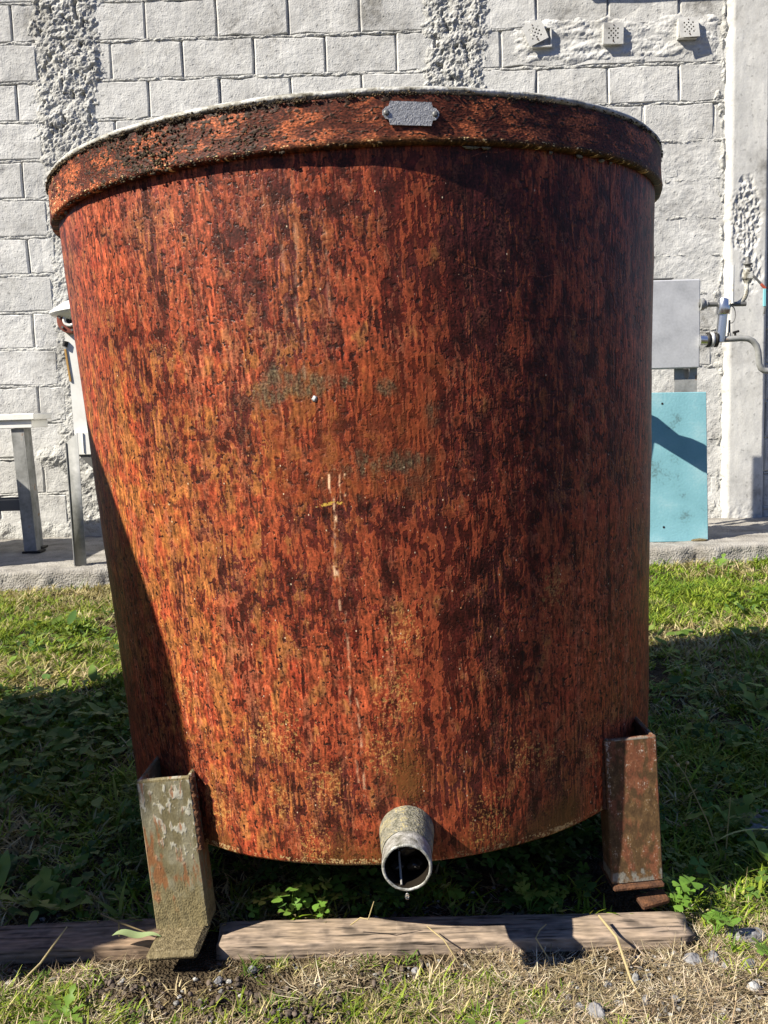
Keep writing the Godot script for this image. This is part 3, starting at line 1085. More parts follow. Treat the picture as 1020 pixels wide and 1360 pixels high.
func build_wall() -> void:
	var wall := thing("wall", "whitewashed concrete block wall with rough mortar, behind the rusty vat", "wall")
	part("core", box_mesh(Vector3(8.0, 4.4, 0.3), 0.002), M.core, wall, Vector3(0, 2.1, FRONT - 0.018 - 0.15))
	var meshes := {}
	var count := 0
	var sections := [[-3.0, -1.885, -2.05 - 0.411 * 3, -2.33 - 0.411 * 3], [-1.61, 0.375, -1.288 - 0.411 * 2, -1.494 - 0.411 * 2], [0.61, 2.075, 0.957 - 0.411 * 2, 0.751 - 0.411 * 2], [2.31, 3.0, 1.9, 2.1]]
	for k in 18:
		var y0 := COURSE * k - 0.011
		for s in sections.size():
			var a: float = sections[s][0]
			var b: float = sections[s][1]
			var x: float = sections[s][2 if k % 2 == 0 else 3]
			while x < b:
				var l := maxf(x, a)
				var r := minf(x + 0.411, b)
				x += 0.411
				if r - l < 0.05:
					continue
				var gap := 0.0075 if s < 2 or k >= 11 else 0.006
				if s == 2 and k < 11 and rng.randf() < 0.4:
					gap = 0.002
				var w := snappedf(r - l - gap, 0.001)
				var key := "%.3f_%d" % [w, rng.randi() % 4]
				if not meshes.has(key):
					meshes[key] = block_mesh(w, COURSE - 0.012, hash(key) % 1000)
				var o := piece("block", count, meshes[key], M["wall%d" % (rng.randi() % 4)], wall, Vector3((l + r) / 2, y0 + COURSE / 2, FRONT + rng.randfn(0, 0.0014)))
				o.rotation = Vector3(rng.randfn(0, 0.004), rng.randfn(0, 0.004), rng.randfn(0, 0.0015))
				count += 1
	var nz := noise(1.0, 21, 3)
	var n := 0
	for k in range(0, 18):
		for s in sections.size():
			var y := COURSE * k - 0.011
			var plaster := s == 2 and k < 12
			piece("mortar_joint", n, bed(sections[s][0], sections[s][1], y, 0.036 if plaster else 0.026, 0.001 if plaster else -0.001, nz), M.mortar, wall, Vector3.ZERO)
			n += 1
	# two rough vertical fills where concrete was poured between the blocks
	var fa := noise(1.0, 22, 5)
	var fb := noise(1.0, 23, 3, FastNoiseLite.TYPE_SIMPLEX_SMOOTH, FastNoiseLite.FRACTAL_RIDGED)
	var fc := noise(1.0, 25, 1, FastNoiseLite.TYPE_CELLULAR, FastNoiseLite.FRACTAL_NONE)
	fc.cellular_return_type = FastNoiseLite.RETURN_CELL_VALUE
	var fills := [[-2.02, -1.49, -1.85, -1.645, 0.02], [0.22, 0.77, 0.39, 0.595, 0.03]]
	for q in fills.size():
		var f: Array = fills[q]
		var h := func(x: float, y: float) -> float:
			var wob := 0.05 * fa.get_noise_2d(y * 3.0, 40.0 + q * 9.0) + 0.045 * fa.get_noise_2d(y * 14.0, x * 14.0)
			var k := sm(f[0], f[2], x + wob) * sm(f[1], f[3], x + wob)
			var low := sm(2.25, 2.6, y)
			var v := (0.004 + 0.006 * low) * k + k * ((0.009 + 0.003 * low) * fa.get_noise_2d(x * 9.0, y * 7.0) + 0.003 * fb.get_noise_2d(x * 26.0, y * 22.0) + (0.003 + 0.003 * low) * fc.get_noise_2d(x * 34.0 + 2.0 * fa.get_noise_2d(x * 20.0, y * 20.0), y * 30.0) + 0.003 * fc.get_noise_2d(x * 70.0, y * 66.0) + 0.004 * fa.get_noise_2d(x * 60.0, y * 60.0))
			# honeycombed holes
			var hole := sm(0.30, 0.5, fa.get_noise_2d(x * 13.0 + 70.0, y * 9.0 + 31.0)) * low
			return v * 0.85 - 0.026 * hole - 0.011 * (1.0 - k)
		part("mortar_fill", rough(f[0], f[1], 0.14, 3.6, 0.0065, h), M.mortar, wall)
	# a band of smeared mortar round the three conduit boxes, skims beside the pillar and low on the right
	var band := func(x: float, y: float) -> float:
		var k := sm(0.72, 0.88, x) * sm(2.06, 1.96, x) * sm(2.79, 2.86, y + 0.03 * fa.get_noise_2d(x * 5.0, 3.0)) * sm(3.10, 3.04, y + 0.03 * fa.get_noise_2d(x * 6.0, 9.0))
		return 0.003 * k + k * (0.009 * fa.get_noise_2d(x * 5.0, y * 15.0) + 0.002 * fb.get_noise_2d(x * 10.0, y * 24.0) + 0.003 * fc.get_noise_2d(x * 16.0 + 2.0 * fa.get_noise_2d(x * 9.0, y * 9.0), y * 36.0) + 0.002 * fa.get_noise_2d(x * 50.0, y * 50.0)) - 0.014 * (1.0 - k)
	part("mortar_patch", rough(0.70, 2.07, 2.75, 3.14, 0.0075, band), M.wall1, wall)
	var skim := func(x: float, y: float) -> float:
		var k := sm(1.15, 1.45, x) * sm(2.62, 2.35, y)
		return 0.001 + 0.006 * fa.get_noise_2d(x * 2.6, y * 3.6) + 0.002 * fb.get_noise_2d(x * 7.0, y * 12.0) + 0.0012 * fa.get_noise_2d(x * 34.0, y * 34.0) - 0.012 * (1.0 - k)
	part("plaster_skim", rough(1.10, 2.07, 0.14, 2.66, 0.0085, skim), M.wall0, wall)
	var seam := func(x: float, y: float) -> float:
		var c := 2.035 + 0.012 * fa.get_noise_2d(y * 5.0, 60.0)
		var lump_ := sm(0.15, 0.45, fa.get_noise_2d(y * 2.6, 12.0))
		var k := gs(x, c, 0.018 + 0.05 * lump_)
		return 0.004 * k + k * (0.022 * fa.get_noise_2d(x * 16.0, y * 5.0) + 0.007 * fc.get_noise_2d(x * 30.0 + fa.get_noise_2d(x * 20.0, y * 20.0), y * 22.0)) - 0.012 * (1.0 - k)
	part("mortar_seam", rough(1.90, 2.12, 0.14, 3.5, 0.0065, seam), M.mortar, wall)
	var loose := func(x: float, y: float) -> float:
		var k := gs(x, -1.74, 0.16) * gs(y, 0.55, 0.3) + gs(x, -2.0, 0.09) * gs(y, 0.64, 0.06)
		return -0.010 + 0.022 * k + k * (0.014 * fa.get_noise_2d(x * 9.0, y * 9.0) + 0.008 * fb.get_noise_2d(x * 22.0, y * 22.0))
	part("mortar_patch", rough(-2.3, -1.3, 0.16, 1.0, 0.008, loose), M.mortar, wall)
	var foot := func(x: float, y: float) -> float:
		var k := sm(0.30, 0.19, y + 0.05 * fa.get_noise_2d(x * 4.0, 0.0))
		return -0.012 + 0.024 * k + 0.012 * k * fa.get_noise_2d(x * 12.0, y * 12.0)
	part("mortar_footing", rough(-2.6, 2.1, 0.13, 0.33, 0.011, foot), M.mortar, wall)

	# pillar at the right-hand end
	var pillar := thing("pillar", "smooth whitewashed concrete pillar at the right end of the block wall", "pillar")
	var outline := []
	for t in 7:
		var a := PI / 2 * t / 6.0
		outline.append(Vector2(2.085 - 0.04 * cos(a), FRONT - 0.03 + 0.075 * sin(a)))
	for t in range(1, 36):
		outline.append(Vector2(2.085 + 0.19 * t / 36.0, FRONT + 0.045))
	for t in 7:
		var a := PI / 2 * t / 6.0
		outline.append(Vector2(2.275 + 0.03 * sin(a), FRONT - 0.03 + 0.075 * cos(a)))
	outline.append(Vector2(2.31, FRONT - 0.2))
	var pos := PackedVector3Array()
	var uv := PackedVector2Array()
	var rows := 560
	for o in outline:
		for i in rows:
			var y := 0.145 + 3.4 * i / (rows - 1.0)
			var rag := 0.012 * fa.get_noise_2d(o.x * 16.0, y * 10.0)
			var scar := sm(1.0, 0.72, Vector2((o.x - 2.165) / 0.10, (y - 1.92) / 0.26).length() + 0.25 * fa.get_noise_2d(o.x * 9.0, y * 9.0))
			scar = maxf(scar, 0.7 * sm(1.0, 0.7, Vector2((o.x - 2.2) / 0.08, (y - 1.62) / 0.13).length() + 0.3 * fa.get_noise_2d(o.x * 9.0, y * 9.0 + 4.0)))
			var z := 0.003 * fa.get_noise_2d(o.x * 4.0, y * 2.0) + 0.0006 * fa.get_noise_2d(o.x * 22.0, y * 6.0)
			z += scar * (-0.004 + 0.013 * fb.get_noise_2d(o.x * 19.0 + y * 4.0, y * 13.0) - 0.006)
			z += 0.006 * sm(0.30, 0.16, y) * fa.get_noise_2d(o.x * 20.0, y * 20.0)
			pos.append(Vector3(o.x + (rag if o.x < 2.06 else 0.0), y, o.y + z))
			uv.append(Vector2(o.x, y))
	part("shaft", from_grid(rows, outline.size(), pos, uv), M.smooth_wall, pillar)

	# a concrete ledge above the picture, which shades the top right corner
	var ledge := part("ledge", box_mesh(Vector3(2.3, 0.16, 0.14), 0.006), M.wall2, null, Vector3(1.08 + 1.15, 3.43, FRONT + 0.045))
	tag(ledge, "white concrete ledge projecting above the upper right of the wall", "ledge")


# ---------------------------------------------------------------- conduit boxes with perforated covers
func perforated(side: float, thick: float) -> ArrayMesh:
	var st := start(false)
	var n := 9
	var c := side / n
	var holes := [[2, 2], [4, 2], [6, 2], [3, 3], [5, 3], [2, 4], [4, 4], [6, 4], [3, 5], [5, 5], [2, 6], [4, 6], [6, 6], [4, 1]]
	for j in n:
		for i in n:
			var o := Vector2(-side / 2 + i * c, -side / 2 + j * c)
			var mid := o + Vector2(c, c) / 2
			var sq := [o, o + Vector2(c, 0), o + Vector2(c, c), o + Vector2(0, c)]
			var back := Vector3(mid.x, mid.y, -1)
			if [i, j] in holes:
				for k in 8:
					var a := TAU * k / 8 + PI * 1.25
					var b := TAU * (k + 1) / 8 + PI * 1.25
					var p := mid + Vector2(cos(a), sin(a)) * c * 0.42
					var q := mid + Vector2(cos(b), sin(b)) * c * 0.42
					var e: Vector2 = sq[k / 2]
					var e2: Vector2 = sq[(k / 2 + 1) % 4]
					var em := (e + e2) / 2
					var s0 := e if k % 2 == 0 else em
					var s1 := em if k % 2 == 0 else e2
					oquad(st, Vector3(s0.x, s0.y, 0), Vector3(s1.x, s1.y, 0), Vector3(q.x, q.y, 0), Vector3(p.x, p.y, 0), back)
					oquad(st, Vector3(p.x, p.y, 0), Vector3(q.x, q.y, 0), Vector3(q.x, q.y, -thick), Vector3(p.x, p.y, -thick), Vector3(mid.x, mid.y, -thick / 2) + Vector3(cos(a), sin(a), 0) * side)
			else:
				oquad(st, Vector3(sq[0].x, sq[0].y, 0), Vector3(sq[1].x, sq[1].y, 0), Vector3(sq[2].x, sq[2].y, 0), Vector3(sq[3].x, sq[3].y, 0), back)
	var h := side / 2
	for k in 4:
		var a := Vector2(-h, -h).rotated(TAU * k / 4)
		var b := Vector2(h, -h).rotated(TAU * k / 4)
		oquad(st, Vector3(a.x, a.y, 0), Vector3(b.x, b.y, 0), Vector3(b.x, b.y, -thick), Vector3(a.x, a.y, -thick), Vector3(0, 0, -thick / 2))
	return done(st)


func conduit_box(at: Vector3, cover_at: Vector3, turn: Vector3, open: bool, label: String) -> void:
	var t := thing("conduit_box", label, "electrical box", at, "conduit boxes in the wall")
	var s := 0.112
	var st := start(false)
	for k in 4:
		var b := Basis(Vector3(0, 0, 1), PI / 2 * k)
		box(st, b * Vector3(0, s / 2 - 0.005, 0.004), Vector3(s - (0.021 if k % 2 else 0.0), 0.0098, 0.05), 0.0015, b)
	part("housing", done(st), M.smooth_wall, t)
	part("back_plate", box_mesh(Vector3(s - 0.012, s - 0.012, 0.003), 0.001), M.black, t, Vector3(0, 0, -0.012 if not open else -0.004))
	var c := part("perforated_cover", perforated(0.115, 0.004), M.smooth_wall, t, cover_at)
	c.rotation = turn
	for q in [Vector2(0, 0.044), Vector2(0, -0.044)]:
		part("screw", tube_mesh([Vector3(0, 0, -0.004), Vector3(0, 0, 0.003)], [0.004, 0.003], 8), M.rust, c, Vector3(q.x, q.y, 0))


func build_boxes() -> void:
	conduit_box(Vector3(0.985, 2.963, FRONT + 0.0), Vector3(-0.042, 0.020, 0.040), Vector3(0.05, -0.08, 0.40), true, "conduit box with crooked perforated cover hanging open, leftmost of the three on the wall")
	conduit_box(Vector3(1.392, 2.969, FRONT + 0.0), Vector3(0, 0, 0.034), Vector3(0.02, 0.02, -0.02), false, "conduit box with straight perforated cover, in the middle between two others")
	conduit_box(Vector3(1.818, 2.985, FRONT + 0.004), Vector3(0.003, 0.002, 0.040), Vector3(-0.16, 0.06, 0.06), false, "conduit box with perforated cover standing off the wall, nearest the pillar")


# ---------------------------------------------------------------- the vat
const VAT_LOW := 0.1459
const VAT_TALL := 1.2076
func vat_r(s: float) -> float:
	return 0.5496 + 0.0503 * (s - VAT_LOW) / VAT_TALL


func build_vat() -> Node3D:
	var vat := thing("metal_vat", "large tapered rust-red metal vat with flaking paint, standing on channel legs", "vat", Vector3(0.0063, 0, -2.0))
	vat.rotation.z = deg_to_rad(1.868)
	var dent := noise(1.0, 61, 3)
	var uvf := func(a: float, y: float) -> Vector2:
		return Vector2(0.5 + a / PI, clampf(1.0 - (y - VAT_LOW) / VAT_TALL, 0.002, 0.998))
	var wob := func(a: float, y: float, _i: int) -> float:
		var d := Vector3(sin(a), y * 1.2, cos(a))
		return 0.0035 * dent.get_noise_3dv(d * 1.6) + 0.0012 * dent.get_noise_3dv(d * 7.0)
	var prof := []
	prof.append(Vector2(0.0, VAT_LOW + 0.035))
	prof.append(Vector2(0.3, VAT_LOW + 0.03))
	prof.append(Vector2(vat_r(VAT_LOW) - 0.03, VAT_LOW + 0.022))
	prof.append(Vector2(vat_r(VAT_LOW) - 0.012, VAT_LOW + 0.004))
	prof.append(Vector2(vat_r(VAT_LOW) - 0.004, VAT_LOW - 0.001))
	prof.append(Vector2(vat_r(VAT_LOW), VAT_LOW + 0.004))
	for i in range(1, 71):
		var s := VAT_LOW + 0.004 + (VAT_TALL - 0.008) * i / 70.0
		prof.append(Vector2(vat_r(s), s))
	prof.append(Vector2(vat_r(1.3) - 0.008, VAT_LOW + VAT_TALL - 0.004))
	prof.append(Vector2(vat_r(0.8) - 0.008, 0.8))
	prof.append(Vector2(vat_r(VAT_LOW) - 0.008, VAT_LOW + 0.05))
	prof.append(Vector2(0.0, VAT_LOW + 0.045))
	part("shell", lathe(prof, 200, -PI, PI, uvf, wob), M.vat, vat)
	# the band round the top, with its own dents
	var uvb := func(a: float, y: float) -> Vector2:
		return Vector2(0.5 + a / PI, clampf((1.3405 - y) / 0.068, 0.01, 0.99))
	var wobb := func(a: float, y: float, _i: int) -> float:
		var d := Vector3(sin(a), y * 1.2, cos(a))
		return 0.0035 * dent.get_noise_3dv(d * 1.6) + 0.002 * dent.get_noise_3dv(d * 12.0)
	var rb := vat_r(1.31)
	var pb := [Vector2(rb - 0.004, 1.2735), Vector2(rb + 0.006, 1.2725), Vector2(rb + 0.0115, 1.2745), Vector2(rb + 0.0130, 1.279), Vector2(rb + 0.0125, 1.284), Vector2(rb + 0.0115, 1.295), Vector2(rb + 0.0115, 1.308), Vector2(rb + 0.0118, 1.320), Vector2(rb + 0.0118, 1.334), Vector2(rb + 0.0112, 1.3405)]
	part("rim_band", lathe(pb, 220, -PI, PI, uvb, wobb), M.band, vat)
	# rolled lip
	var lip := []
	for k in 10:
		var a := -PI * 0.62 + PI * 1.5 * k / 9.0
		lip.append(Vector2(rb + 0.0045 + 0.0095 * cos(a), 1.3480 + 0.0062 * sin(a)))
	lip.append(Vector2(rb - 0.010, 1.33))
	var wl := func(a: float, y: float, _i: int) -> float:
		var d := Vector3(sin(a), y, cos(a))
		return 0.003 * dent.get_noise_3dv(d * 1.6) + 0.0012 * dent.get_noise_3dv(d * 9.0)
	part("rolled_lip", lathe(lip, 300, -PI, PI, null, wl), M.lip, vat)
	# sooty crust under the lip and on the band
	var crumb := rock(Vector3.ONE, 5, 0.4, 4)
	var where := []
	var tint := []
	for n in 15000:
		var a := deg_to_rad(rng.randf_range(-75, 80))
		var deg := rad_to_deg(a)
		var y := 1.341 + rng.randfn(0, 0.0025)
		var r := 0.0008 + 0.0015 * rng.randf() * rng.randf()
		var keep := 0.3 + 0.7 * sm(20, -20, deg)
		if n > 4500:
			y = 1.2715 + absf(rng.randfn(0, 0.03)) * (1.0 if rng.randf() < 0.5 else 2.0)
			keep = gs(deg, -34, 11) + 0.8 * gs(deg, -14, 4) + 0.15 * gs(deg, -55, 12)
			r *= 1.3
		keep *= sm(-0.3, 0.25, dent.get_noise_2d(deg * 0.35, y * 70.0))
		if rng.randf() > keep or y > 1.346:
			continue
		var rr := rb + 0.0112 + (0.003 if y > 1.339 else 0.0)
		var b := Basis.from_euler(Vector3(rng.randf() * 6, rng.randf() * 6, 0)).scaled(Vector3(r * 1.3, r, r))
		where.append(Transform3D(b, Vector3(rr * sin(a), y, rr * cos(a))))
		tint.append(Color(0.045, 0.035, 0.025) if rng.randf() < 0.75 else Color(0.12, 0.09, 0.05))
	swarm("crust", crumb, M.straw, where, tint, "", "", vat)
	# flakes of old white sealant in the groove under the band
	for f in [[-62, 0.02], [-58, 0.014], [17.5, 0.026], [19.8, 0.014], [31, 0.007], [37, 0.015], [42.5, 0.017], [45, 0.008]]:
		var a := deg_to_rad(f[0])
		var o := part("sealant_flake", rock(Vector3(f[1] * 0.5, 0.0028, 0.003), int(f[0]) + 90, 0.9, 7), M.furred, vat, Vector3(vat_r(1.27) * sin(a), 1.270, vat_r(1.27) * cos(a)) * Vector3(1.006, 1, 1.006))
		o.rotation.y = a

	# name plate: a zinc tag with two eared rivet holes
	var np := PackedVector2Array([Vector2(-0.030, -0.0165), Vector2(0.030, -0.0165), Vector2(0.032, -0.009), Vector2(0.037, -0.008), Vector2(0.0415, -0.003), Vector2(0.0415, 0.003), Vector2(0.037, 0.008), Vector2(0.032, 0.0095), Vector2(0.0305, 0.0165), Vector2(-0.030, 0.0165), Vector2(-0.0325, 0.0095), Vector2(-0.037, 0.008), Vector2(-0.0415, 0.003), Vector2(-0.0415, -0.003), Vector2(-0.037, -0.008), Vector2(-0.0325, -0.009)])
	var pa := deg_to_rad(8.65)
	var tagp := part("name_plate", plate(np, 0.0025), M.zinc, vat, Vector3((rb + 0.0165) * sin(pa), 1.3135, (rb + 0.0165) * cos(pa)))
	tagp.rotation = Vector3(0, pa, deg_to_rad(-2.5))
	for s in [-1, 1]:
		part("rivet", tube_mesh([Vector3(0, 0, 0), Vector3(0, 0, 0.0016), Vector3(0, 0, 0.0024)], [0.0045, 0.004, 0.002], 10), M.dark_steel, tagp, Vector3(s * 0.0358, 0, 0))
	# legs: front plate and two cheeks welded to the shell
	var legs := [[-0.377, 0.470, 0.284, -0.05, true], [0.436, 0.409, 0.282, 0.04, false], [-0.40, -0.43, 0.28, PI, false], [0.40, -0.43, 0.28, PI, false]]
	for L in legs:
		var front: bool = float(L[1]) > 0
		var name_ := "leg"
		var mm: Material = M.old_leg if L[4] else M.rusty_leg
		var top: float = L[2]
		var low := 0.009
		var st := start(false)
		var half := 0.047
		box(st, Vector3(0, (top + low) / 2, -0.004), Vector3(half * 2, top - low, 0.008), 0.002)
		for s in [-1, 1]:
			var deep := 0.15 if s * float(L[0]) * float(L[1]) > 0 else 0.05
			box(st, Vector3(s * (half - 0.004), (top + low) / 2 - 0.001, -0.0075 - deep / 2), Vector3(0.0078, top - low - 0.002, deep), 0.002)
		var leg := part(name_, done(st), mm, vat, Vector3(L[0], 0, L[1]))
		leg.rotation = Vector3(0, L[3], 0)
		if front:
			leg.rotation.z = 0.040 if L[4] else 0.018
			leg.position.x -= 0.003 if L[4] else 0.001
			leg.position.y += 0.002
		# weld bead down the inner edge
		var pts := []
		var rad := []
		for k in 26:
			pts.append(Vector3(0, lerpf(top - 0.004, VAT_LOW + 0.004, k / 25.0), 0.002 * sin(k * 2.1)))
			rad.append(0.0055 + 0.0015 * sin(k * 3.3))
		var inner := -signf(L[0]) * (1.0 if front else -1.0)
		var bead := part("weld_bead", tube_mesh(pts, rad, 7), M.rust, leg, Vector3(inner * (half + 0.002), 0, -0.006 if L[4] else -0.012))
		bead.rotation.x = 0.0
		var fst := start(false)
		if L[4]:
			box(fst, Vector3(0.0, 0.003, 0.024), Vector3(0.090, 0.016, 0.105), 0.007)
		else:
			box(fst, Vector3(0.0, 0.004, -0.04), Vector3(0.094, 0.009, 0.10), 0.003)
		part("foot_plate", done(fst), M.mossy if L[4] else M.rust, leg)

	# outlet: furred sleeve, clean pipe end, drop
	var sp := part("outlet_sleeve", tube_mesh([Vector3(0, 0, -0.03), Vector3(0, 0, 0.004), Vector3(0, 0, 0.02), Vector3(0, -0.001, 0.05), Vector3(0, -0.002, 0.068)], [0.0455, 0.0450, 0.0435, 0.0415, 0.0392], 36, false), M.furred, vat, Vector3(0.022, 0.203, 0.5515))
	sp.rotation = Vector3(deg_to_rad(1.0), deg_to_rad(-1.5), 0)
	var flg := start(false)
	box(flg, Vector3(-0.024, 0.024, -0.006), Vector3(0.045, 0.045, 0.012), 0.004)
	part("outlet_flange", done(flg), M.furred, sp)
	var pe := []
	for v in [[0.036, 0.050], [0.0385, 0.056], [0.0383, 0.072], [0.0387, 0.090], [0.0384, 0.110], [0.0376, 0.1125], [0.0348, 0.113], [0.0337, 0.111]]:
		pe.append(Vector2(v[0], v[1]))
	var wpe := func(a: float, y: float, _i: int) -> float:
		return 0.0009 * dent.get_noise_3dv(Vector3(sin(a) * 2.0, y * 60.0, cos(a) * 2.0)) + (0.0006 * dent.get_noise_2d(a * 9.0, 5.0) if y > 0.105 else 0.0)
	var po := part("pipe_end", lathe(pe, 48, -PI, PI, null, wpe), M.pipe, sp, Vector3(0, -0.002, 0))
	po.rotation.x = PI / 2
	var pl := part("wet_bore", lathe([Vector2(0.0338, 0.1105), Vector2(0.0334, 0.06), Vector2(0.0334, 0.03), Vector2(0.0, 0.03)], 36), M.wet, sp, Vector3(0, -0.002, 0))
	pl.rotation.x = PI / 2
	part("trickle", tube_mesh([Vector3(-0.012, 0.010, 0.066), Vector3(-0.012, -0.004, 0.074), Vector3(-0.011, -0.020, 0.088), Vector3(-0.010, -0.031, 0.105)], [0.0016, 0.0018, 0.0018, 0.0016], 8), M.trickle, sp, Vector3(0, -0.002, 0))
	for q in [[0.0, 0.004, 0.062, 0.022, 4], [0.012, -0.016, 0.074, 0.015, 9], [-0.016, -0.018, 0.072, 0.013, 14], [0.004, 0.020, 0.070, 0.012, 21]]:
		part("sediment", rock(Vector3(q[3], float(q[3]) * 0.7, 0.012), q[4], 0.7, 8), M.wet, sp, Vector3(q[0], q[1], q[2]))
	# iron rivet left where the label was
	part("stud", rock(Vector3(0.0045, 0.0055, 0.004), 3, 0.4, 6), M.zinc, vat, Vector3(vat_r(0.915) * sin(deg_to_rad(-7.6)), 0.915, vat_r(0.915) * cos(deg_to_rad(-7.6))))
	return vat


func build_drop() -> void:
	var prof := []
	for k in 12:
		var a := -PI / 2 + PI * k / 11.0
		prof.append(Vector2(0.0034 * cos(a) * (1.0 if a < 0 else 1.0 - 0.35 * sin(a)), 0.0045 * sin(a) * (1.0 if a < 0 else 1.5)))
	var d := part("water_drop", lathe(prof, 16), M.water, null, Vector3(0.018, 0.1545, -1.334))
	tag(d, "clear water drop hanging from the mouth of the vat's outlet pipe", "drop")
# ---------------------------------------------------------------- things by the wall
func build_left_things() -> void:
	# table at the left edge
	var t := thing("work_table", "work table with pale slab top and grey steel legs at the left edge", "table", Vector3(-2.2, 0.15, -5.2))
	part("table_top", box_mesh(Vector3(0.74, 0.035, 0.27), 0.004), M.enamel, t, Vector3(-0.02, 0.742, 0.095))
	part("apron", box_mesh(Vector3(0.71, 0.042, 0.24), 0.003), M.enamel, t, Vector3(-0.025, 0.703, 0.095))
	var lean := Basis(Vector3(0, 0, 1), 0.035)
	for q in [[0.252, 0.17], [-0.30, 0.17], [0.212, 0.02], [-0.30, 0.02]]:
		var st := start(false)
		box(st, Vector3(0.0345, 0.34, 0), Vector3(0.007, 0.68, 0.062), 0.001, lean)
		box(st, Vector3(0, 0.34, 0.0275), Vector3(0.0615, 0.679, 0.007), 0.001, lean)
		var leg := part("leg", done(st), M.grey_steel, t, Vector3(q[0], 0.002, q[1]))
		part("foot_pad", box_mesh(Vector3(0.10, 0.012, 0.09), 0.003), M.black, leg, Vector3(0.022, 0.006, 0))
	for z in [0.18, 0.03]:
		part("crossbar", box_mesh(Vector3(0.50, 0.06, 0.03), 0.002), M.dark_steel, t, Vector3(-0.02 if z > 0.1 else -0.06, 0.265, z - 0.012))
	var bin := thing("steel_bin", "grey steel bin standing on the pavement left of the table, outside the picture", "bin", Vector3(-2.92, 0.15, -4.60))
	part("body", box_mesh(Vector3(0.62, 0.97, 0.78), 0.02), M.grey_steel, bin, Vector3(0, 0.487, 0))
	part("lid", box_mesh(Vector3(0.66, 0.04, 0.80), 0.01), M.dark_steel, bin, Vector3(0, 0.994, 0))
	# pale machine peeping out behind the vat
	var m := thing("fruit_mill", "off-white enamelled mill with domed lid and red flange, half hidden left of the vat", "machine", Vector3(-1.3, 0.15, -4.85))
	var o := Vector3(1.3, -0.15, 0)
	var outline := PackedVector2Array()
	for p in [[-1.555, 1.306], [-1.50, 1.335], [-0.95, 1.334], [-0.95, 0.56], [-1.40, 0.60], [-1.455, 0.701], [-1.523, 0.703], [-1.540, 0.805], [-1.543, 1.066]]:
		outline.append(Vector2(p[0] + 1.3, p[1] - 0.15))
	part("housing", plate(outline, 0.42), M.enamel, m, Vector3(0, 0, 0.19))
	part("chute_lip", box_mesh(Vector3(0.10, 0.115, 0.02), 0.003), M.enamel, m, Vector3(-0.178, 0.602, 0.203))
	part("stiffener", box_mesh(Vector3(0.004, 0.10, 0.006), 0.001), M.enamel, m, Vector3(-0.19, 0.605, 0.216))
	var gus := PackedVector2Array([Vector2(-0.223, 0.548), Vector2(-0.08, 0.548), Vector2(-0.08, 0.40)])
	part("gusset", plate(gus, 0.014), M.dark_steel, m, Vector3(0, -0.001, 0.205))
	var lid := part("lid", lathe([Vector2(0, -0.05), Vector2(0.10, -0.048), Vector2(0.155, -0.012), Vector2(0.168, 0.0), Vector2(0.168, 0.006), Vector2(0.15, 0.02), Vector2(0.09, 0.05), Vector2(0, 0.07)], 48), M.enamel, m, Vector3(-0.172, 1.262, 0.12))
	lid.rotation = Vector3(0.04, 0, 0.10)
	var fl := part("flange", lathe([Vector2(0.034, -0.012), Vector2(0.062, -0.012), Vector2(0.064, -0.008), Vector2(0.064, 0.012), Vector2(0.060, 0.016), Vector2(0.036, 0.016), Vector2(0.034, 0.012)], 40), M.flange_red, m, Vector3(-0.215, 1.207, 0.205))
	fl.rotation.x = PI / 2
	part("seal", lathe([Vector2(0.018, 0.0), Vector2(0.033, 0.0), Vector2(0.033, 0.022), Vector2(0.026, 0.027), Vector2(0.018, 0.022), Vector2(0.018, 0.0)], 32), M.enamel, fl)
	part("bore", tube_mesh([Vector3(0, 0.0, 0), Vector3(0, 0.012, 0)], [0.0178, 0.0178], 20), M.black, fl)
	for k in 6:
		var a := TAU * k / 6 + 0.3
		part("bolt", tube_mesh([Vector3(0, 0.012, 0), Vector3(0, 0.024, 0)], [0.0065, 0.0062], 6), M.dark_steel, fl, Vector3(0.049 * cos(a), 0, 0.049 * sin(a)))
	var kn := part("catch", tube_mesh([Vector3(-0.014, 0, 0), Vector3(0.014, 0, 0)], [0.013, 0.013], 10), M.black, m, Vector3(-0.252, 1.095, 0.195))
	kn.rotation.z = 1.3
	var rs := part("rust_strip", box_mesh(Vector3(0.010, 0.16, 0.006), 0.001), M.ochre, m, Vector3(-0.247, 0.99, 0.194))
	rs.rotation.z = 0.10
	for q in [[-0.212, 0.315], [0.25, 0.10], [0.25, -0.20], [-0.10, -0.20]]:
		var st := start(false)
		var prof := PackedVector2Array([Vector2(-0.027, 0.0), Vector2(0.030, 0.0), Vector2(0.030, 0.655), Vector2(-0.024, 0.612)])
		st.append_from(plate(prof, 0.006), 0, Transform3D())
		box(st, Vector3(-0.0285, 0.305, -0.024), Vector3(0.005, 0.61, 0.056), 0.001)
		var leg := part("leg", done(st), M.grey_steel, m, Vector3(q[0], 0.002, q[1]))
		leg.rotation.z = 0.004


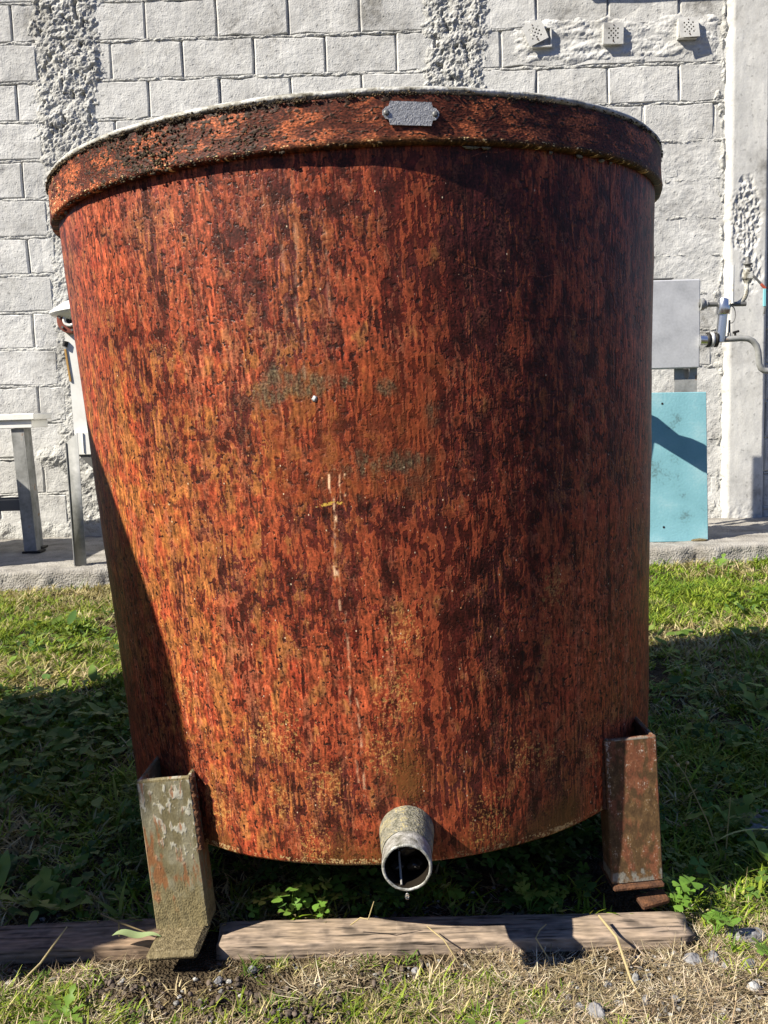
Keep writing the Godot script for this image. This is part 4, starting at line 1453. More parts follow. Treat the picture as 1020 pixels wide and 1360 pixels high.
func build_right_things() -> void:
	# steel cabinet on legs
	var c := thing("steel_cabinet", "plain brushed steel cabinet on legs, above the turquoise board right of the vat", "cabinet", Vector3(1.34, 0.15, -4.965))
	part("casing", box_mesh(Vector3(0.456, 0.456, 0.13), 0.006), M.steel, c, Vector3(0.108, 1.121, 0.0))
	var lid := part("lid", box_mesh(Vector3(0.30, 0.006, 0.11), 0.001), M.dark_steel, c, Vector3(0.05, 1.356, 0.0))
	lid.rotation.z = 0.01
	var notch := PackedVector2Array([Vector2(0.214, 0.0), Vector2(0.334, 0.0), Vector2(0.334, 0.895), Vector2(0.296, 0.895)])
	for k in 9:
		var a := PI * k / 8.0
		notch.append(Vector2(0.279 + 0.0145 * cos(a), 0.866 - 0.034 * sin(a)))
	notch.append(Vector2(0.260, 0.895))
	notch.append(Vector2(0.214, 0.895))
	part("leg", plate(notch, 0.008), M.grey_steel, c, Vector3(0, 0.002, 0.03))
	for q in [[-0.08, 0.03], [-0.08, -0.05], [0.29, -0.05]]:
		part("leg", box_mesh(Vector3(0.05, 0.89, 0.02), 0.003), M.grey_steel, c, Vector3(q[0], 0.447, q[1]))
	# pipework
	var p := thing("pipework", "steel pipes with valve, glass sight tube and bent outlet, between cabinet and pillar", "pipework", Vector3(1.729, 1.188, -4.90))
	p.scale = Vector3.ONE * 0.961
	var P := func(x: float, y: float, z := 0.0) -> Vector3: return Vector3(x - 1.8, y - 1.2, z)
	part("upper_pipe", tube_mesh([P.call(1.735, 1.387), P.call(1.99, 1.384)], [0.013, 0.013], 14), M.dark_steel, p)
	part("union", tube_mesh([P.call(1.742, 1.388), P.call(1.762, 1.388), P.call(1.764, 1.388), P.call(1.778, 1.388)], [0.033, 0.033, 0.024, 0.024], 8), M.grey_steel, p)
	part("tee", tube_mesh([P.call(1.876, 1.413), P.call(1.875, 1.410), P.call(1.866, 1.335), P.call(1.866, 1.331)], [0.034, 0.037, 0.037, 0.034], 24), M.bright_steel, p)
	part("sight_tube", tube_mesh([P.call(1.866, 1.334), P.call(1.853, 1.185)], [0.026, 0.026], 20), M.bright_steel, p)
	part("glass_rod", tube_mesh([P.call(1.905, 1.585, 0.03), P.call(1.906, 1.385, 0.03)], [0.009, 0.009], 12), M.enamel, p)
	var bend := []
	var br := []
	for k in 12:
		var a := PI / 2 * k / 11.0
		bend.append(P.call(1.925 + 0.068 * sin(a), 1.452 - 0.068 * cos(a)))
		br.append(0.0125)
	bend.append(P.call(1.994, 1.50))
	br.append(0.0125)
	bend.push_front(P.call(1.89, 1.384))
	br.append(0.0125)
	part("elbow", tube_mesh(bend, br, 14), M.lip, p)
	# valve
	var v := part("valve_body", box_mesh(Vector3(0.050, 0.044, 0.044), 0.006), M.lip, p, P.call(1.998, 1.532))
	part("lower_nut", tube_mesh([Vector3(0, -0.040, 0), Vector3(0, -0.022, 0)], [0.017, 0.024], 6), M.lip, v)
	part("upper_nut", tube_mesh([Vector3(0, 0.022, 0), Vector3(0, 0.040, 0)], [0.024, 0.024], 6), M.lip, v)
	part("collar", tube_mesh([Vector3(0, 0.040, 0), Vector3(0, 0.055, 0), Vector3(0, 0.058, 0), Vector3(0, 0.066, 0), Vector3(0, 0.068, 0), Vector3(0, 0.098, 0)], [0.015, 0.015, 0.024, 0.024, 0.013, 0.013], 12), M.dark_steel, v)
	part("lever_neck", box_mesh(Vector3(0.072, 0.012, 0.006), 0.001, Basis(Vector3(0, 0, 1), -0.82)), M.dark_steel, v, Vector3(0.046, -0.030, 0.026))
	part("lever_grip", box_mesh(Vector3(0.036, 0.014, 0.008), 0.001, Basis(Vector3(0, 0, 1), -0.82)), M.lever_red, v, Vector3(0.074, -0.061, 0.0265))
	part("lever_sleeve", box_mesh(Vector3(0.015, 0.095, 0.009), 0.002), M.lever_blue, v, Vector3(0.082, -0.120, 0.0265))
	part("lever_tip", box_mesh(Vector3(0.011, 0.05, 0.006), 0.001, Basis(Vector3(0, 0, 1), -0.15)), M.dark_steel, v, Vector3(0.085, -0.182, 0.0265))
	# lower pipe: couplings and swan neck
	part("lower_pipe", tube_mesh([P.call(1.74, 1.196), P.call(1.80, 1.196)], [0.032, 0.032], 18), M.bright_steel, p)
	for k in 3:
		part("coupling", tube_mesh([P.call(1.778 + k * 0.021, 1.197), P.call(1.780 + k * 0.021, 1.197), P.call(1.794 + k * 0.021, 1.197), P.call(1.796 + k * 0.021, 1.197)], [0.036, 0.040, 0.040, 0.036], 20), M.black if k != 1 else M.steel, p)
	var sw := []
	var swr := []
	for q in [[1.83, 1.197], [1.90, 1.199], [1.97, 1.201], [2.005, 1.198], [2.033, 1.183], [2.052, 1.158], [2.062, 1.125], [2.066, 1.09], [2.069, 1.058], [2.078, 1.036], [2.095, 1.024], [2.12, 1.021], [2.20, 1.022], [2.30, 1.022]]:
		sw.append(P.call(q[0], q[1]))
		swr.append(0.0165)
	part("swan_neck", tube_mesh(sw, swr, 16), M.grey_steel, p)
	part("tap_stem", tube_mesh([P.call(1.903, 1.21), P.call(1.903, 1.30)], [0.007, 0.005], 10), M.dark_steel, p)
	part("tap_base", tube_mesh([P.call(1.903, 1.205), P.call(1.903, 1.232)], [0.010, 0.010], 10), M.grey_steel, p)
	var loop := []
	var lr := []
	for k in 14:
		var a := -0.6 + 3.9 * k / 13.0
		loop.append(P.call(1.908 + 0.022 * cos(-a + 1.4), 1.328 + 0.045 * sin(-a + 1.4), 0.012))
		lr.append(0.0028)
	part("wire_loop", tube_mesh(loop, lr, 8), M.dark_steel, p)
	var kn := start(false)
	box(kn, Vector3(0, 0.006, 0), Vector3(0.010, 0.024, 0.010), 0.002)
	box(kn, Vector3(0.004, 0.020, 0), Vector3(0.036, 0.013, 0.012), 0.003, Basis(Vector3(0, 0, 1), 0.25))
	part("wing_knob", done(kn), M.black, p, P.call(1.935, 1.216))
	# turquoise board leaning against the cabinet's legs
	var b := part("turquoise_board", box_mesh(Vector3(0.90, 0.775, 0.022), 0.003), M.blue, null, Vector3(1.232, 0.5365, -4.80))
	b.rotation.x = deg_to_rad(-6.0)
	b.rotation.z = deg_to_rad(-0.8)
	part("screw_hole", tube_mesh([Vector3(0, 0, -0.002), Vector3(0, 0, 0.0015)], [0.006, 0.006], 8), M.black, b, Vector3(0.22, 0.33, 0.011))
	part("screw_hole", tube_mesh([Vector3(0, 0, -0.002), Vector3(0, 0, 0.0015)], [0.006, 0.006], 8), M.black, b, Vector3(0.22, -0.31, 0.011))
	part("rust_lump", rock(Vector3(0.05, 0.012, 0.02), 4, 0.8, 8), M.mossy, b, Vector3(0.40, -0.382, 0.010))
	tag(b, "turquoise painted board standing on the pavement right of the vat", "board")
	# stand hidden behind the vat, whose shadow falls on the board
	var s := thing("steel_stand", "steel stand with a crossing arm behind the vat, shading the turquoise board", "stand", Vector3(0.85, 0.15, -4.62))
	part("upright", box_mesh(Vector3(0.34, 0.93, 0.04), 0.004), M.grey_steel, s, Vector3(0.035, 0.467, -0.012))
	part("arm", tube_mesh([Vector3(0.0, 1.05, 0.03), Vector3(0.16, 0.98, 0.03), Vector3(0.30, 0.87, 0.03), Vector3(0.43, 0.80, 0.03)], [0.05, 0.055, 0.045, 0.06], 10), M.grey_steel, s)


# ---------------------------------------------------------------- boards on the ground
func plank(w: float, h: float, d: float, seed_: int) -> ArrayMesh:
	var nz := noise(1.0, seed_, 3)
	var n := int(w / 0.02)
	var sec := []
	var e := 0.0045
	for q in [[-1, -1], [-1, 1], [1, 1], [1, -1]]:
		var cx: float = float(q[0]) * (d / 2 - e)
		var cy: float = float(q[1]) * (h / 2 - e)
		for k in 4:
			var a := atan2(float(q[1]), float(q[0])) + PI / 4 - PI / 2 * k / 3.0
			sec.append(Vector2(cx + e * cos(a), cy + e * sin(a)))
	sec.append(sec[0])
	var full := []
	for i in sec.size() - 1:
		var a: Vector2 = sec[i]
		var b: Vector2 = sec[i + 1]
		var m := maxi(1, int(a.distance_to(b) / 0.012))
		for k in m:
			full.append(a.lerp(b, float(k) / m))
	full.append(sec[0])
	var pos := PackedVector3Array()
	var uv := PackedVector2Array()
	for k in range(-1, n + 2):
		var kk := clampi(k, 0, n)
		var x := -w / 2 + w * kk / n
		var shrink := 1.0
		if k == -1 or k == n + 1:
			shrink = 0.0
		elif k == 0 or k == n:
			shrink = 0.92
		for p in full:
			var q: Vector2 = p
			var ox := 0.008 * nz.get_noise_2d(q.x * 20.0, q.y * 20.0 + kk) if shrink < 1.0 else 0.0
			var v := Vector3(x + ox, q.y * shrink, q.x * shrink)
			v.y += 0.0007 * nz.get_noise_3d(x * 6.0, v.y * 20.0, v.z * 20.0)
			v.z += 0.002 * nz.get_noise_2d(x * 2.0, 5.0) + 0.0008 * nz.get_noise_2d(x * 20.0, v.y * 30.0)
			pos.append(v)
			uv.append(Vector2(x, q.x))
	return from_grid(full.size(), n + 3, pos, uv)


func build_boards() -> void:
	var b := part("board", plank(0.83, 0.052, 0.076, 81), M.wood, null, Vector3(0.101, -0.049, -1.545))
	b.rotation = Vector3(0.02, -0.006, -0.004)
	tag(b, "long weathered grey-brown board lying in front of the vat between its legs", "board", "boards under the vat's legs")
	b = part("board", plank(0.86, 0.052, 0.082, 82), M.wood_dark, null, Vector3(-0.785, -0.051, -1.555))
	b.rotation = Vector3(0.03, 0.02, 0.01)
	tag(b, "darker earth-stained board running out of the picture left of the vat", "board", "boards under the vat's legs")
	var f := part("rusty_offcut", box_mesh(Vector3(0.055, 0.012, 0.03), 0.003), M.rust, null, Vector3(0.468, -0.008, -1.592))
	f.rotation = Vector3(0.25, 0.25, 0.12)
	tag(f, "small rusty iron plate lying on the board by the vat's right leg", "scrap iron")


# ---------------------------------------------------------------- plants and litter
func strip(st: SurfaceTool, base: Vector3, yaw: float, length: float, width: float, lean: float, curl: float, segs := 4, c := Color.WHITE) -> void:
	var dir := Vector3(sin(yaw), 0, cos(yaw))
	var side := Vector3(cos(yaw), 0, -sin(yaw))
	var p := base
	var a := lean
	var prev := []
	for i in segs + 1:
		var t := float(i) / segs
		var w := width * 0.5 * (1.0 - t * t * 0.97) * (0.75 + 0.5 * sin(t * 2.6))
		var l := p - side * w
		var r := p + side * w
		if i > 0:
			st.set_color(c)
			for v in [prev[0], r, prev[1], prev[0], l, r]:
				st.add_vertex(v)
		prev = [l, r]
		p += (dir * sin(a) + Vector3.UP * cos(a)) * length / segs
		a += curl / segs


func tuft(n: int, hgt: float, width: float, spread: float, seed_: int, flat := 0.3) -> ArrayMesh:
	var r := RandomNumberGenerator.new()
	r.seed = seed_
	var st := start()
	for k in n:
		var g := r.randf_range(0.7, 1.25)
		strip(st, Vector3(r.randfn(0, spread), -0.004, r.randfn(0, spread)), r.randf() * TAU, hgt * r.randf_range(0.45, 1.1), width * r.randf_range(0.7, 1.2), flat + r.randf_range(-0.2, 0.5), r.randf_range(0.2, 1.5), 4, Color(g, g, g))
	return done(st)


func litter(n: int, length: float, width: float, spread: float, seed_: int) -> ArrayMesh:
	var r := RandomNumberGenerator.new()
	r.seed = seed_
	var st := start()
	for k in n:
		var g := r.randf_range(0.55, 1.3)
		strip(st, Vector3(r.randfn(0, spread), r.randf_range(0.0, 0.006), r.randfn(0, spread)), r.randf() * TAU, length * r.randf_range(0.3, 1.2), width * r.randf_range(0.6, 1.3), 1.35 + r.randfn(0, 0.13), r.randfn(0, 0.5), 3, Color(g, g * 0.97, g * 0.92))
	return done(st)


# a leaf blade lying along +z, folded along its midrib; outline gives half widths along the length
func leaf_shape(length: float, width: float, droop: float, lobes := 0.0, folds := 0.15) -> ArrayMesh:
	var st := start()
	var n := 12
	var prev := []
	for i in n + 1:
		var t := float(i) / n
		var w := width * 0.5 * pow(sin(PI * pow(t, 0.8) * 0.97 + 0.03), 0.8)
		if lobes > 0.0:
			w *= 1.0 - lobes * 0.5 * (1.0 + cos(t * TAU * 3.0))
		var y := -droop * t * t + 0.04 * length * sin(t * 9.0)
		var z := length * t
		var row := [Vector3(-w, y + folds * w, z + (0.25 * w if lobes > 0.0 else 0.0)), Vector3(0, y, z), Vector3(w, y + folds * w, z + (0.25 * w if lobes > 0.0 else 0.0))]
		if i > 0:
			for k in 2:
				for v in [prev[k], row[k + 1], prev[k + 1], prev[k], row[k], row[k + 1]]:
					st.add_vertex(v)
		prev = row
	return done(st)


func clover_leaf(size: float, seed_: int) -> ArrayMesh:
	var st := start()
	for k in 3:
		var a := TAU * k / 3 + 0.2 * sin(seed_ + k)
		var b := Basis(Vector3.UP, a)
		var tilt := 0.15 * sin(seed_ * 1.7 + k * 2.0) + 0.15
		var prev := []
		for i in 7:
			var t := i / 6.0
			var w := size * 0.55 * sin(PI * pow(t, 1.2) * 0.62 + 0.05)
			var notch := size * 0.13 * sm(0.8, 1.0, t)
			var y := tilt * size * t - 0.2 * size * t * t
			var row := [b * Vector3(-w * (0.55 if i == 6 else 1.0), y + 0.12 * w, size * t), b * Vector3(0, y, size * t - notch), b * Vector3(w * (0.55 if i == 6 else 1.0), y + 0.12 * w, size * t)]
			if i > 0:
				for q in 2:
					for v in [prev[q], row[q + 1], prev[q + 1], prev[q], row[q], row[q + 1]]:
						st.add_vertex(v)
			prev = row
	return done(st)


func pick(list: Array) -> Color:
	var c: Color = list[rng.randi() % list.size()]
	var k := rng.randf_range(0.75, 1.25)
	return Color(c.r * k, c.g * k * rng.randf_range(0.94, 1.06), c.b * k)


func blocked(x: float, z: float) -> bool:
	if z < slab_front(x) + 0.01:
		return true
	if z > -1.605 and z < -1.492 and x > -1.25 and x < 0.53:
		return true
	if absf(x + 0.38) < 0.06 and z > -1.7 and z < -1.45:
		return true
	if absf(x - 0.435) < 0.06 and z > -1.76 and z < -1.5:
		return true
	return false


func build_greenery() -> void:
	var patch := noise(0.8, 91, 3)
	var dryn := noise(1.6, 92, 3)
	# lawn behind the vat
	var tufts := []
	for k in 6:
		tufts.append(tuft(12, 0.040 + 0.009 * k, 0.0050, 0.014, 100 + k, 0.55))
	var where := [[], [], [], [], [], []]
	var tint := [[], [], [], [], [], []]
	var greens := [Color(0.17, 0.27, 0.022), Color(0.23, 0.31, 0.03), Color(0.11, 0.19, 0.025), Color(0.30, 0.35, 0.055)]
	var dries := [Color(0.42, 0.36, 0.17), Color(0.30, 0.25, 0.11), Color(0.52, 0.45, 0.25)]
	var n := 0
	while n < 30000:
		n += 1
		var x := rng.randf_range(-2.5, 2.5)
		var z := rng.randf_range(-4.62, -1.60)
		if blocked(x, z):
			continue
		var right := x > 0.3
		var far := sm(-2.0, -3.2, z)
		var den := 0.62 + 0.9 * patch.get_noise_2d(x * 1.5, z * 1.5) + 0.25 * far
		if absf(x) < 0.5 and z > -2.7 and z < -1.7:
			den *= 0.25
		if z < -4.1:
			den *= 0.55
		# bare, shaded earth left and right of the vat
		den -= 0.35 * gs(x, 0.80, 0.14) * gs(z, -1.85, 0.12)
		den -= 0.3 * gs(z, -1.85, 0.25) * sm(-0.4, -0.7, x)
		if rng.randf() > den:
			continue
		var dry := 0.20 + 0.8 * dryn.get_noise_2d(x, z) + 0.32 * sm(-3.9, -4.4, z) + (0.18 if not right else -0.05)
		if right:
			dry -= 0.3 * gs(z, -3.9, 0.4)
			dry += 0.35 * gs(z, -3.25, 0.16)
		var k := rng.randi() % 6
		var s := rng.randf_range(0.6, 1.15) * (1.0 + 0.25 * patch.get_noise_2d(x * 3, z * 3))
		var c := pick(dries if rng.randf() < dry else greens)
		var b := Basis(Vector3.UP, rng.randf() * TAU).scaled(Vector3(s, s * rng.randf_range(0.6, 1.0), s))
		where[k].append(Transform3D(b, Vector3(x, ground_y(x, z), z)))
		tint[k].append(c)
	# foreground tufts: left corner, a line of blades along the middle, a mossy strip at the right
	for q in [[-0.62, -1.30, 0.09, 0.07, 420, 0.12], [-0.52, -1.24, 0.10, 0.05, 240, 0.3], [-0.04, -1.31, 0.05, 0.03, 60, 0.35], [0.05, -1.28, 0.06, 0.03, 70, 0.3], [0.11, -1.35, 0.05, 0.02, 40, 0.4], [0.2, -1.3, 0.07, 0.03, 40, 0.4], [0.57, -1.53, 0.06, 0.035, 240, 0.2], [-0.2, -1.27, 0.07, 0.04, 60, 0.5], [0.58, -1.38, 0.03, 0.03, 16, 0.1], [-0.34, -1.22, 0.10, 0.03, 50, 0.5], [0.0, -1.30, 0.16, 0.05, 50, 0.3], [0.12, -1.22, 0.12, 0.04, 50, 0.35], [-0.12, -1.41, 0.1, 0.012, 24, 0.3], [0.57, -1.42, 0.05, 0.05, 60, 0.25]]:
		for i in int(q[4]):
			var x: float = float(q[0]) * 1.05 + rng.randfn(0, q[2])
			var z: float = float(q[1]) * 1.05 + rng.randfn(0, q[3])
			if blocked(x, z):
				continue
			var k := rng.randi() % 6
			var s := rng.randf_range(0.3, 0.75)
			var c := pick(dries if rng.randf() < float(q[5]) else greens)
			where[k].append(Transform3D(Basis(Vector3.UP, rng.randf() * TAU).scaled(Vector3(s * 0.8, s * rng.randf_range(0.4, 1.0), s * 0.8)), Vector3(x, ground_y(x, z), z)))
			tint[k].append(c)
	for k in 6:
		swarm("grass", tufts[k], M.leaf, where[k], tint[k], "short green and dry grass growing round the vat", "grass")
	# dry stalks lying on the soil
	var lit := []
	for k in 4:
		lit.append(litter(12, 0.020 + 0.007 * k, 0.0012, 0.014, 200 + k))
	where = [[], [], [], []]
	tint = [[], [], [], []]
	for i in 19000:
		var x := rng.randf_range(-0.95, 0.95)
		var z := rng.randf_range(-1.70, -1.05)
		if i > 13500:
			x = rng.randf_range(-2.2, 2.2)
			z = rng.randf_range(-4.5, -1.6)
		if blocked(x, z):
			continue
		var den := 0.44 + 1.2 * dryn.get_noise_2d(x * 3.0, z * 3.0 + 7.0)
		den -= 0.75 * gs(x, -0.47, 0.09) * gs(z, -1.43, 0.07) + 0.75 * gs(x, -0.20, 0.10) * gs(z, -1.36, 0.06) + 0.6 * gs(x, -0.02, 0.07) * gs(z, -1.32, 0.04)
		den += 0.35 * sm(0.05, 0.3, x) * sm(-1.6, -1.4, z)
		if i <= 13500 and z < -1.6 and x < 0.52:
			den *= 0.15
		if rng.randf() > den:
			continue
		var k := rng.randi() % 4
		var c := pick([Color(0.48, 0.39, 0.25), Color(0.34, 0.27, 0.16), Color(0.62, 0.54, 0.40), Color(0.17, 0.13, 0.085), Color(0.25, 0.20, 0.12)])
		var s := rng.randf_range(0.5, 1.2)
		where[k].append(Transform3D(Basis(Vector3.UP, rng.randf() * TAU).scaled(Vector3(s, s * rng.randf_range(0.4, 1.6), s)), Vector3(x, ground_y(x, z) + 0.001 + rng.randf() * 0.003, z)))
		tint[k].append(c)
	for k in 4:
		swarm("straw", lit[k], M.straw, where[k], tint[k], "dry straw and cut stalks littering the soil", "straw")
	# crumbs of soil and gravel
	var peb := rock(Vector3.ONE, 17, 0.35, 5)
	var clod := rock(Vector3(1.0, 0.8, 0.9), 23, 0.9, 6)
	var pw := []
	var pt := []
	var cw := []
	var ct := []
	for i in 26000:
		var x := rng.randf_range(-0.9, 0.9)
		var z := rng.randf_range(-1.70, -1.05)
		if blocked(x, z):
			continue
		var stony := 0.12 + 0.6 * sm(0.15, 0.5, x) * sm(-1.55, -1.45, z) + 0.1 * gs(x, -0.25, 0.1) * gs(z, -1.47, 0.02) + 0.3 * gs(x, 0.1, 0.12) * gs(z, -1.47, 0.02)
		var crumbly := 0.12 + 0.98 * gs(x, -0.47, 0.085) * gs(z, -1.43, 0.065) + 0.9 * gs(x, -0.20, 0.10) * gs(z, -1.36, 0.06) + 0.7 * gs(x, -0.02, 0.06) * gs(z, -1.32, 0.04)
		var y := ground_y(x, z)
		var b := Basis.from_euler(Vector3(rng.randf() * 6, rng.randf() * 6, 0))
		if rng.randf() < stony * 0.55:
			var s := 0.0018 + 0.0045 * pow(rng.randf(), 3.0)
			pw.append(Transform3D(b.scaled(Vector3(s, s * 0.7, s * 0.85)), Vector3(x, y + s * 0.3, z)))
			var g := rng.randf_range(0.4, 1.25)
			pt.append(Color(g, g * 0.98, g * 0.94))
		elif rng.randf() < crumbly:
			var s := 0.0013 + 0.0055 * pow(rng.randf(), 3.0)
			cw.append(Transform3D(b.scaled(Vector3(s, s * rng.randf_range(0.5, 1.1), s * rng.randf_range(0.7, 1.6))), Vector3(x, y + s * 0.3 + 0.004 * rng.randf(), z)))
			var g := rng.randf_range(0.7, 1.3)
			ct.append(Color(0.11 * g, 0.088 * g, 0.072 * g))
	swarm("gravel", peb, M.stone, pw, pt, "small grey gravel scattered among the straw in front of the boards", "gravel")
	swarm("soil_crumbs", clod, M.straw, cw, ct, "dark crumbs of turned soil beside the vat's left leg", "soil")

	# ground cover of clover in the shade under the vat and beside it
	var cl := [clover_leaf(0.015, 1), clover_leaf(0.0125, 2), clover_leaf(0.017, 3)]
	where = [[], [], []]
	tint = [[], [], []]
	for i in 5200:
		var x := rng.randf_range(-1.4, 1.4)
		var z := rng.randf_range(-2.9, -1.61)
		if i < 1500:
			x = rng.randf_range(-0.3, 0.55)
			z = rng.randf_range(-2.0, -1.61)
		if blocked(x, z):
			continue
		var den := 0.55 + 1.0 * patch.get_noise_2d(x * 3.5 + 4.0, z * 3.5)
		if rng.randf() > den:
			continue
		var k := rng.randi() % 3
		var s := rng.randf_range(0.6, 1.25)
		where[k].append(Transform3D(Basis.from_euler(Vector3(rng.randfn(0, 0.35), rng.randf() * TAU, rng.randfn(0, 0.35))).scaled(Vector3(s, s, s)), Vector3(x, ground_y(x, z) + rng.randf_range(0.012, 0.06), z)))
		tint[k].append(pick([Color(0.07, 0.15, 0.025), Color(0.09, 0.17, 0.03), Color(0.06, 0.12, 0.03)]))
	for k in 3:
		swarm("clover_cover", cl[k], M.leaf, where[k], tint[k], "clover covering the shaded ground under the vat", "clover")

	# low broad leaves among the grass, mostly on the left
	var bl := [leaf_shape(0.050, 0.024, 0.015), leaf_shape(0.036, 0.020, 0.010), leaf_shape(0.065, 0.026, 0.025)]
	where = [[], [], []]
	tint = [[], [], []]
	for i in 4200:
		var x := rng.randf_range(-2.0, -0.4) if i < 2900 else rng.randf_range(0.5, 1.9)
		var z := rng.randf_range(-3.9, -1.62)
		if blocked(x, z):
			continue
		var den := 0.35 + 1.2 * patch.get_noise_2d(x * 2.5 + 9.0, z * 2.5) + 0.5 * gs(z, -2.65, 0.3) * sm(0.0, -0.5, x)
		if rng.randf() > den:
			continue
		var k := rng.randi() % 3
		var s := rng.randf_range(0.5, 1.2)
		where[k].append(Transform3D(Basis.from_euler(Vector3(-rng.randf_range(0.0, 0.9), rng.randf() * TAU, rng.randfn(0, 0.3))).scaled(Vector3(s, s, s)), Vector3(x, ground_y(x, z) + rng.randf_range(0.008, 0.04), z)))
		tint[k].append(pick([Color(0.10, 0.17, 0.03), Color(0.14, 0.22, 0.035), Color(0.075, 0.14, 0.035), Color(0.19, 0.26, 0.06)]))
	for k in 3:
		swarm("broad_leaf_cover", bl[k], M.leaf, where[k], tint[k], "low broad-leaved herbs growing through the grass on both sides of the vat", "herbs")

	# clover plants that stand out, each with its leaves
	var spots := [
		[-0.245, -1.545, 7, 0.075, "lit clover plant growing behind the front board, left end of the sunlit row"],
		[-0.185, -1.542, 9, 0.080, "tallest sunlit clover behind the front board, second from the left leg"],
		[-0.130, -1.540, 8, 0.070, "sunlit clover behind the front board with paler leaves, right end of its row"],
		[0.100, -1.548, 5, 0.060, "small shaded clover under the vat, just right of the outlet pipe"],
		[0.235, -1.540, 8, 0.080, "shaded clover leaning over the board near the right leg"],
		[0.290, -1.535, 6, 0.055, "clover with a browning leaf hanging over the board's front right"],
		[0.490, -1.515, 11, 0.085, "bright sunlit clover clump at the foot of the right leg"],
		[0.535, -1.462, 8, 0.050, "low sunlit clover trailing over the right end of the front board"],
		[0.600, -1.375, 5, 0.045, "small clover sprig among the stones at the right edge"],
	]
	for s in spots:
		var cx := float(s[0]) * 1.047
		var cz := float(s[1]) * 1.047
		var base := Vector3(cx, ground_y(cx, cz), cz)
		var p := thing("clover_plant", s[4], "clover", base, "clover plants round the vat")
		var st := start()
		var tips := []
		for k in int(s[2]):
			var a := rng.randf() * TAU
			var r := rng.randf_range(0.008, 0.034)
			var h: float = float(s[3]) * rng.randf_range(0.45, 1.0)
			var tip := Vector3(r * cos(a), h, r * sin(a))
			tube(st, [Vector3.ZERO, Vector3(tip.x * 0.4, h * 0.6, tip.z * 0.4), tip], [0.0011, 0.0009, 0.0007], 5, false)
			tips.append(tip)
		part("stems", done(st), M.clover, p)
		for k in tips.size():
			var o := part("leaf", cl[k % 3], M.clover, p, tips[k])
			o.rotation = Vector3(rng.randfn(0.25, 0.3), rng.randf() * TAU, rng.randfn(0, 0.3))
			o.scale = Vector3.ONE * rng.randf_range(0.8, 1.3)

	# broad-leaved weeds at the edge of the shade, left
	var dock := [leaf_shape(0.11, 0.042, 0.035), leaf_shape(0.085, 0.036, 0.025), leaf_shape(0.13, 0.045, 0.05)]
	var docks := [
		[-1.12, -2.62, 7, "broad-leaved dock at the left edge, half lit at the border of the shade"],
		[-0.97, -2.70, 8, "broad-leaved dock with upright sunlit leaves left of the vat"],
		[-0.84, -2.66, 6, "broad-leaved dock close against the vat's left side"],
		[-1.06, -2.36, 6, "flat dark dock rosette lying in deep shade at the left edge"],
		[-0.86, -2.42, 5, "flat dark dock rosette in deep shade beside the vat"],
		[-1.18, -2.78, 7, "yellow-green sunlit dock farthest back at the left edge"],
		[-0.90, -2.56, 7, "dark dock with raised leaves just inside the shade left of the vat"],
		[-1.03, -2.52, 7, "broad dark dock between the lit ones and the flat rosettes"],
		[-0.93, -2.08, 4, "small shaded dock rosette nearer the left leg"],
	]
	for s in docks:
		var p := thing("dock_plant", s[3], "weed", Vector3(s[0], ground_y(s[0], s[1]), s[1]), "broad-leaved weeds left of the vat")
		for k in int(s[2]):
			var o := part("leaf", dock[k % 3], M.dock, p, Vector3(0, 0.01, 0))
			o.rotation = Vector3(-rng.randf_range(0.15, 0.9), TAU * k / float(s[2]) + rng.randfn(0, 0.25), 0)
			o.scale = Vector3.ONE * rng.randf_range(0.55, 1.0)
	# lobed weeds in the shade on the right and at the front left
	var lob := [leaf_shape(0.09, 0.05, 0.03, 0.75), leaf_shape(0.12, 0.055, 0.045, 0.75)]
	for s in [[0.70, -1.80, 8, 1.0, "lobed green weed right of the vat, beside the bare earth"], [0.72, -1.64, 7, 0.9, "lobed weed in half shade at the right edge, below the bare earth"], [-0.62, -1.585, 8, 1.0, "feathery shaded weed behind the left board at the picture's edge"], [-0.50, -1.29, 6, 0.45, "small feathery sunlit weed in front of the left board"], [1.05, -2.55, 8, 1.1, "dark lobed weed at the right edge just inside the shade"], [1.62, -4.42, 7, 0.9, "leafy yellow-green weed growing at the kerb below the turquoise board"], [0.135, -1.205, 5, 0.5, "small broad green weed at the bottom edge among the straw"]]:
		var near := 1.045 if float(s[1]) > -2.0 else 1.0
		var p := thing("lobed_weed", s[4], "weed", Vector3(float(s[0]) * near, ground_y(float(s[0]) * near, float(s[1]) * near), float(s[1]) * near), "lobed weeds round the vat")
		for k in int(s[2]):
			var o := part("leaf", lob[k % 2], M.weed, p, Vector3(0, 0.005, 0))
			o.rotation = Vector3(-rng.randf_range(0.4, 1.2), TAU * k / float(s[2]) + rng.randfn(0, 0.3), 0)
			o.scale = Vector3.ONE * float(s[3]) * rng.randf_range(0.7, 1.1)
	# a single upright blade behind the left board
	var g := start()
	strip(g, Vector3.ZERO, 2.4, 0.085, 0.011, 0.05, 0.5, 6)
	strip(g, Vector3(0.004, 0, 0), -1.9, 0.07, 0.013, 0.7, 0.8, 6)
	strip(g, Vector3(0.0, 0, 0.003), 1.2, 0.06, 0.011, 0.9, 0.7, 6)
	var gb := part("grass_shoot", done(g), M.grass_blade, null, Vector3(-0.515, -0.045, -1.63))
	tag(gb, "single bright broad grass shoot catching light behind the left board", "grass shoot")
	# tall seed stalks right of the vat
	var sk := start()
	tube(sk, [Vector3(0, 0, 0), Vector3(-0.03, 0.09, 0.0), Vector3(-0.075, 0.19, -0.005), Vector3(-0.10, 0.225, -0.01)], [0.0018, 0.0015, 0.0011, 0.0008], 5)
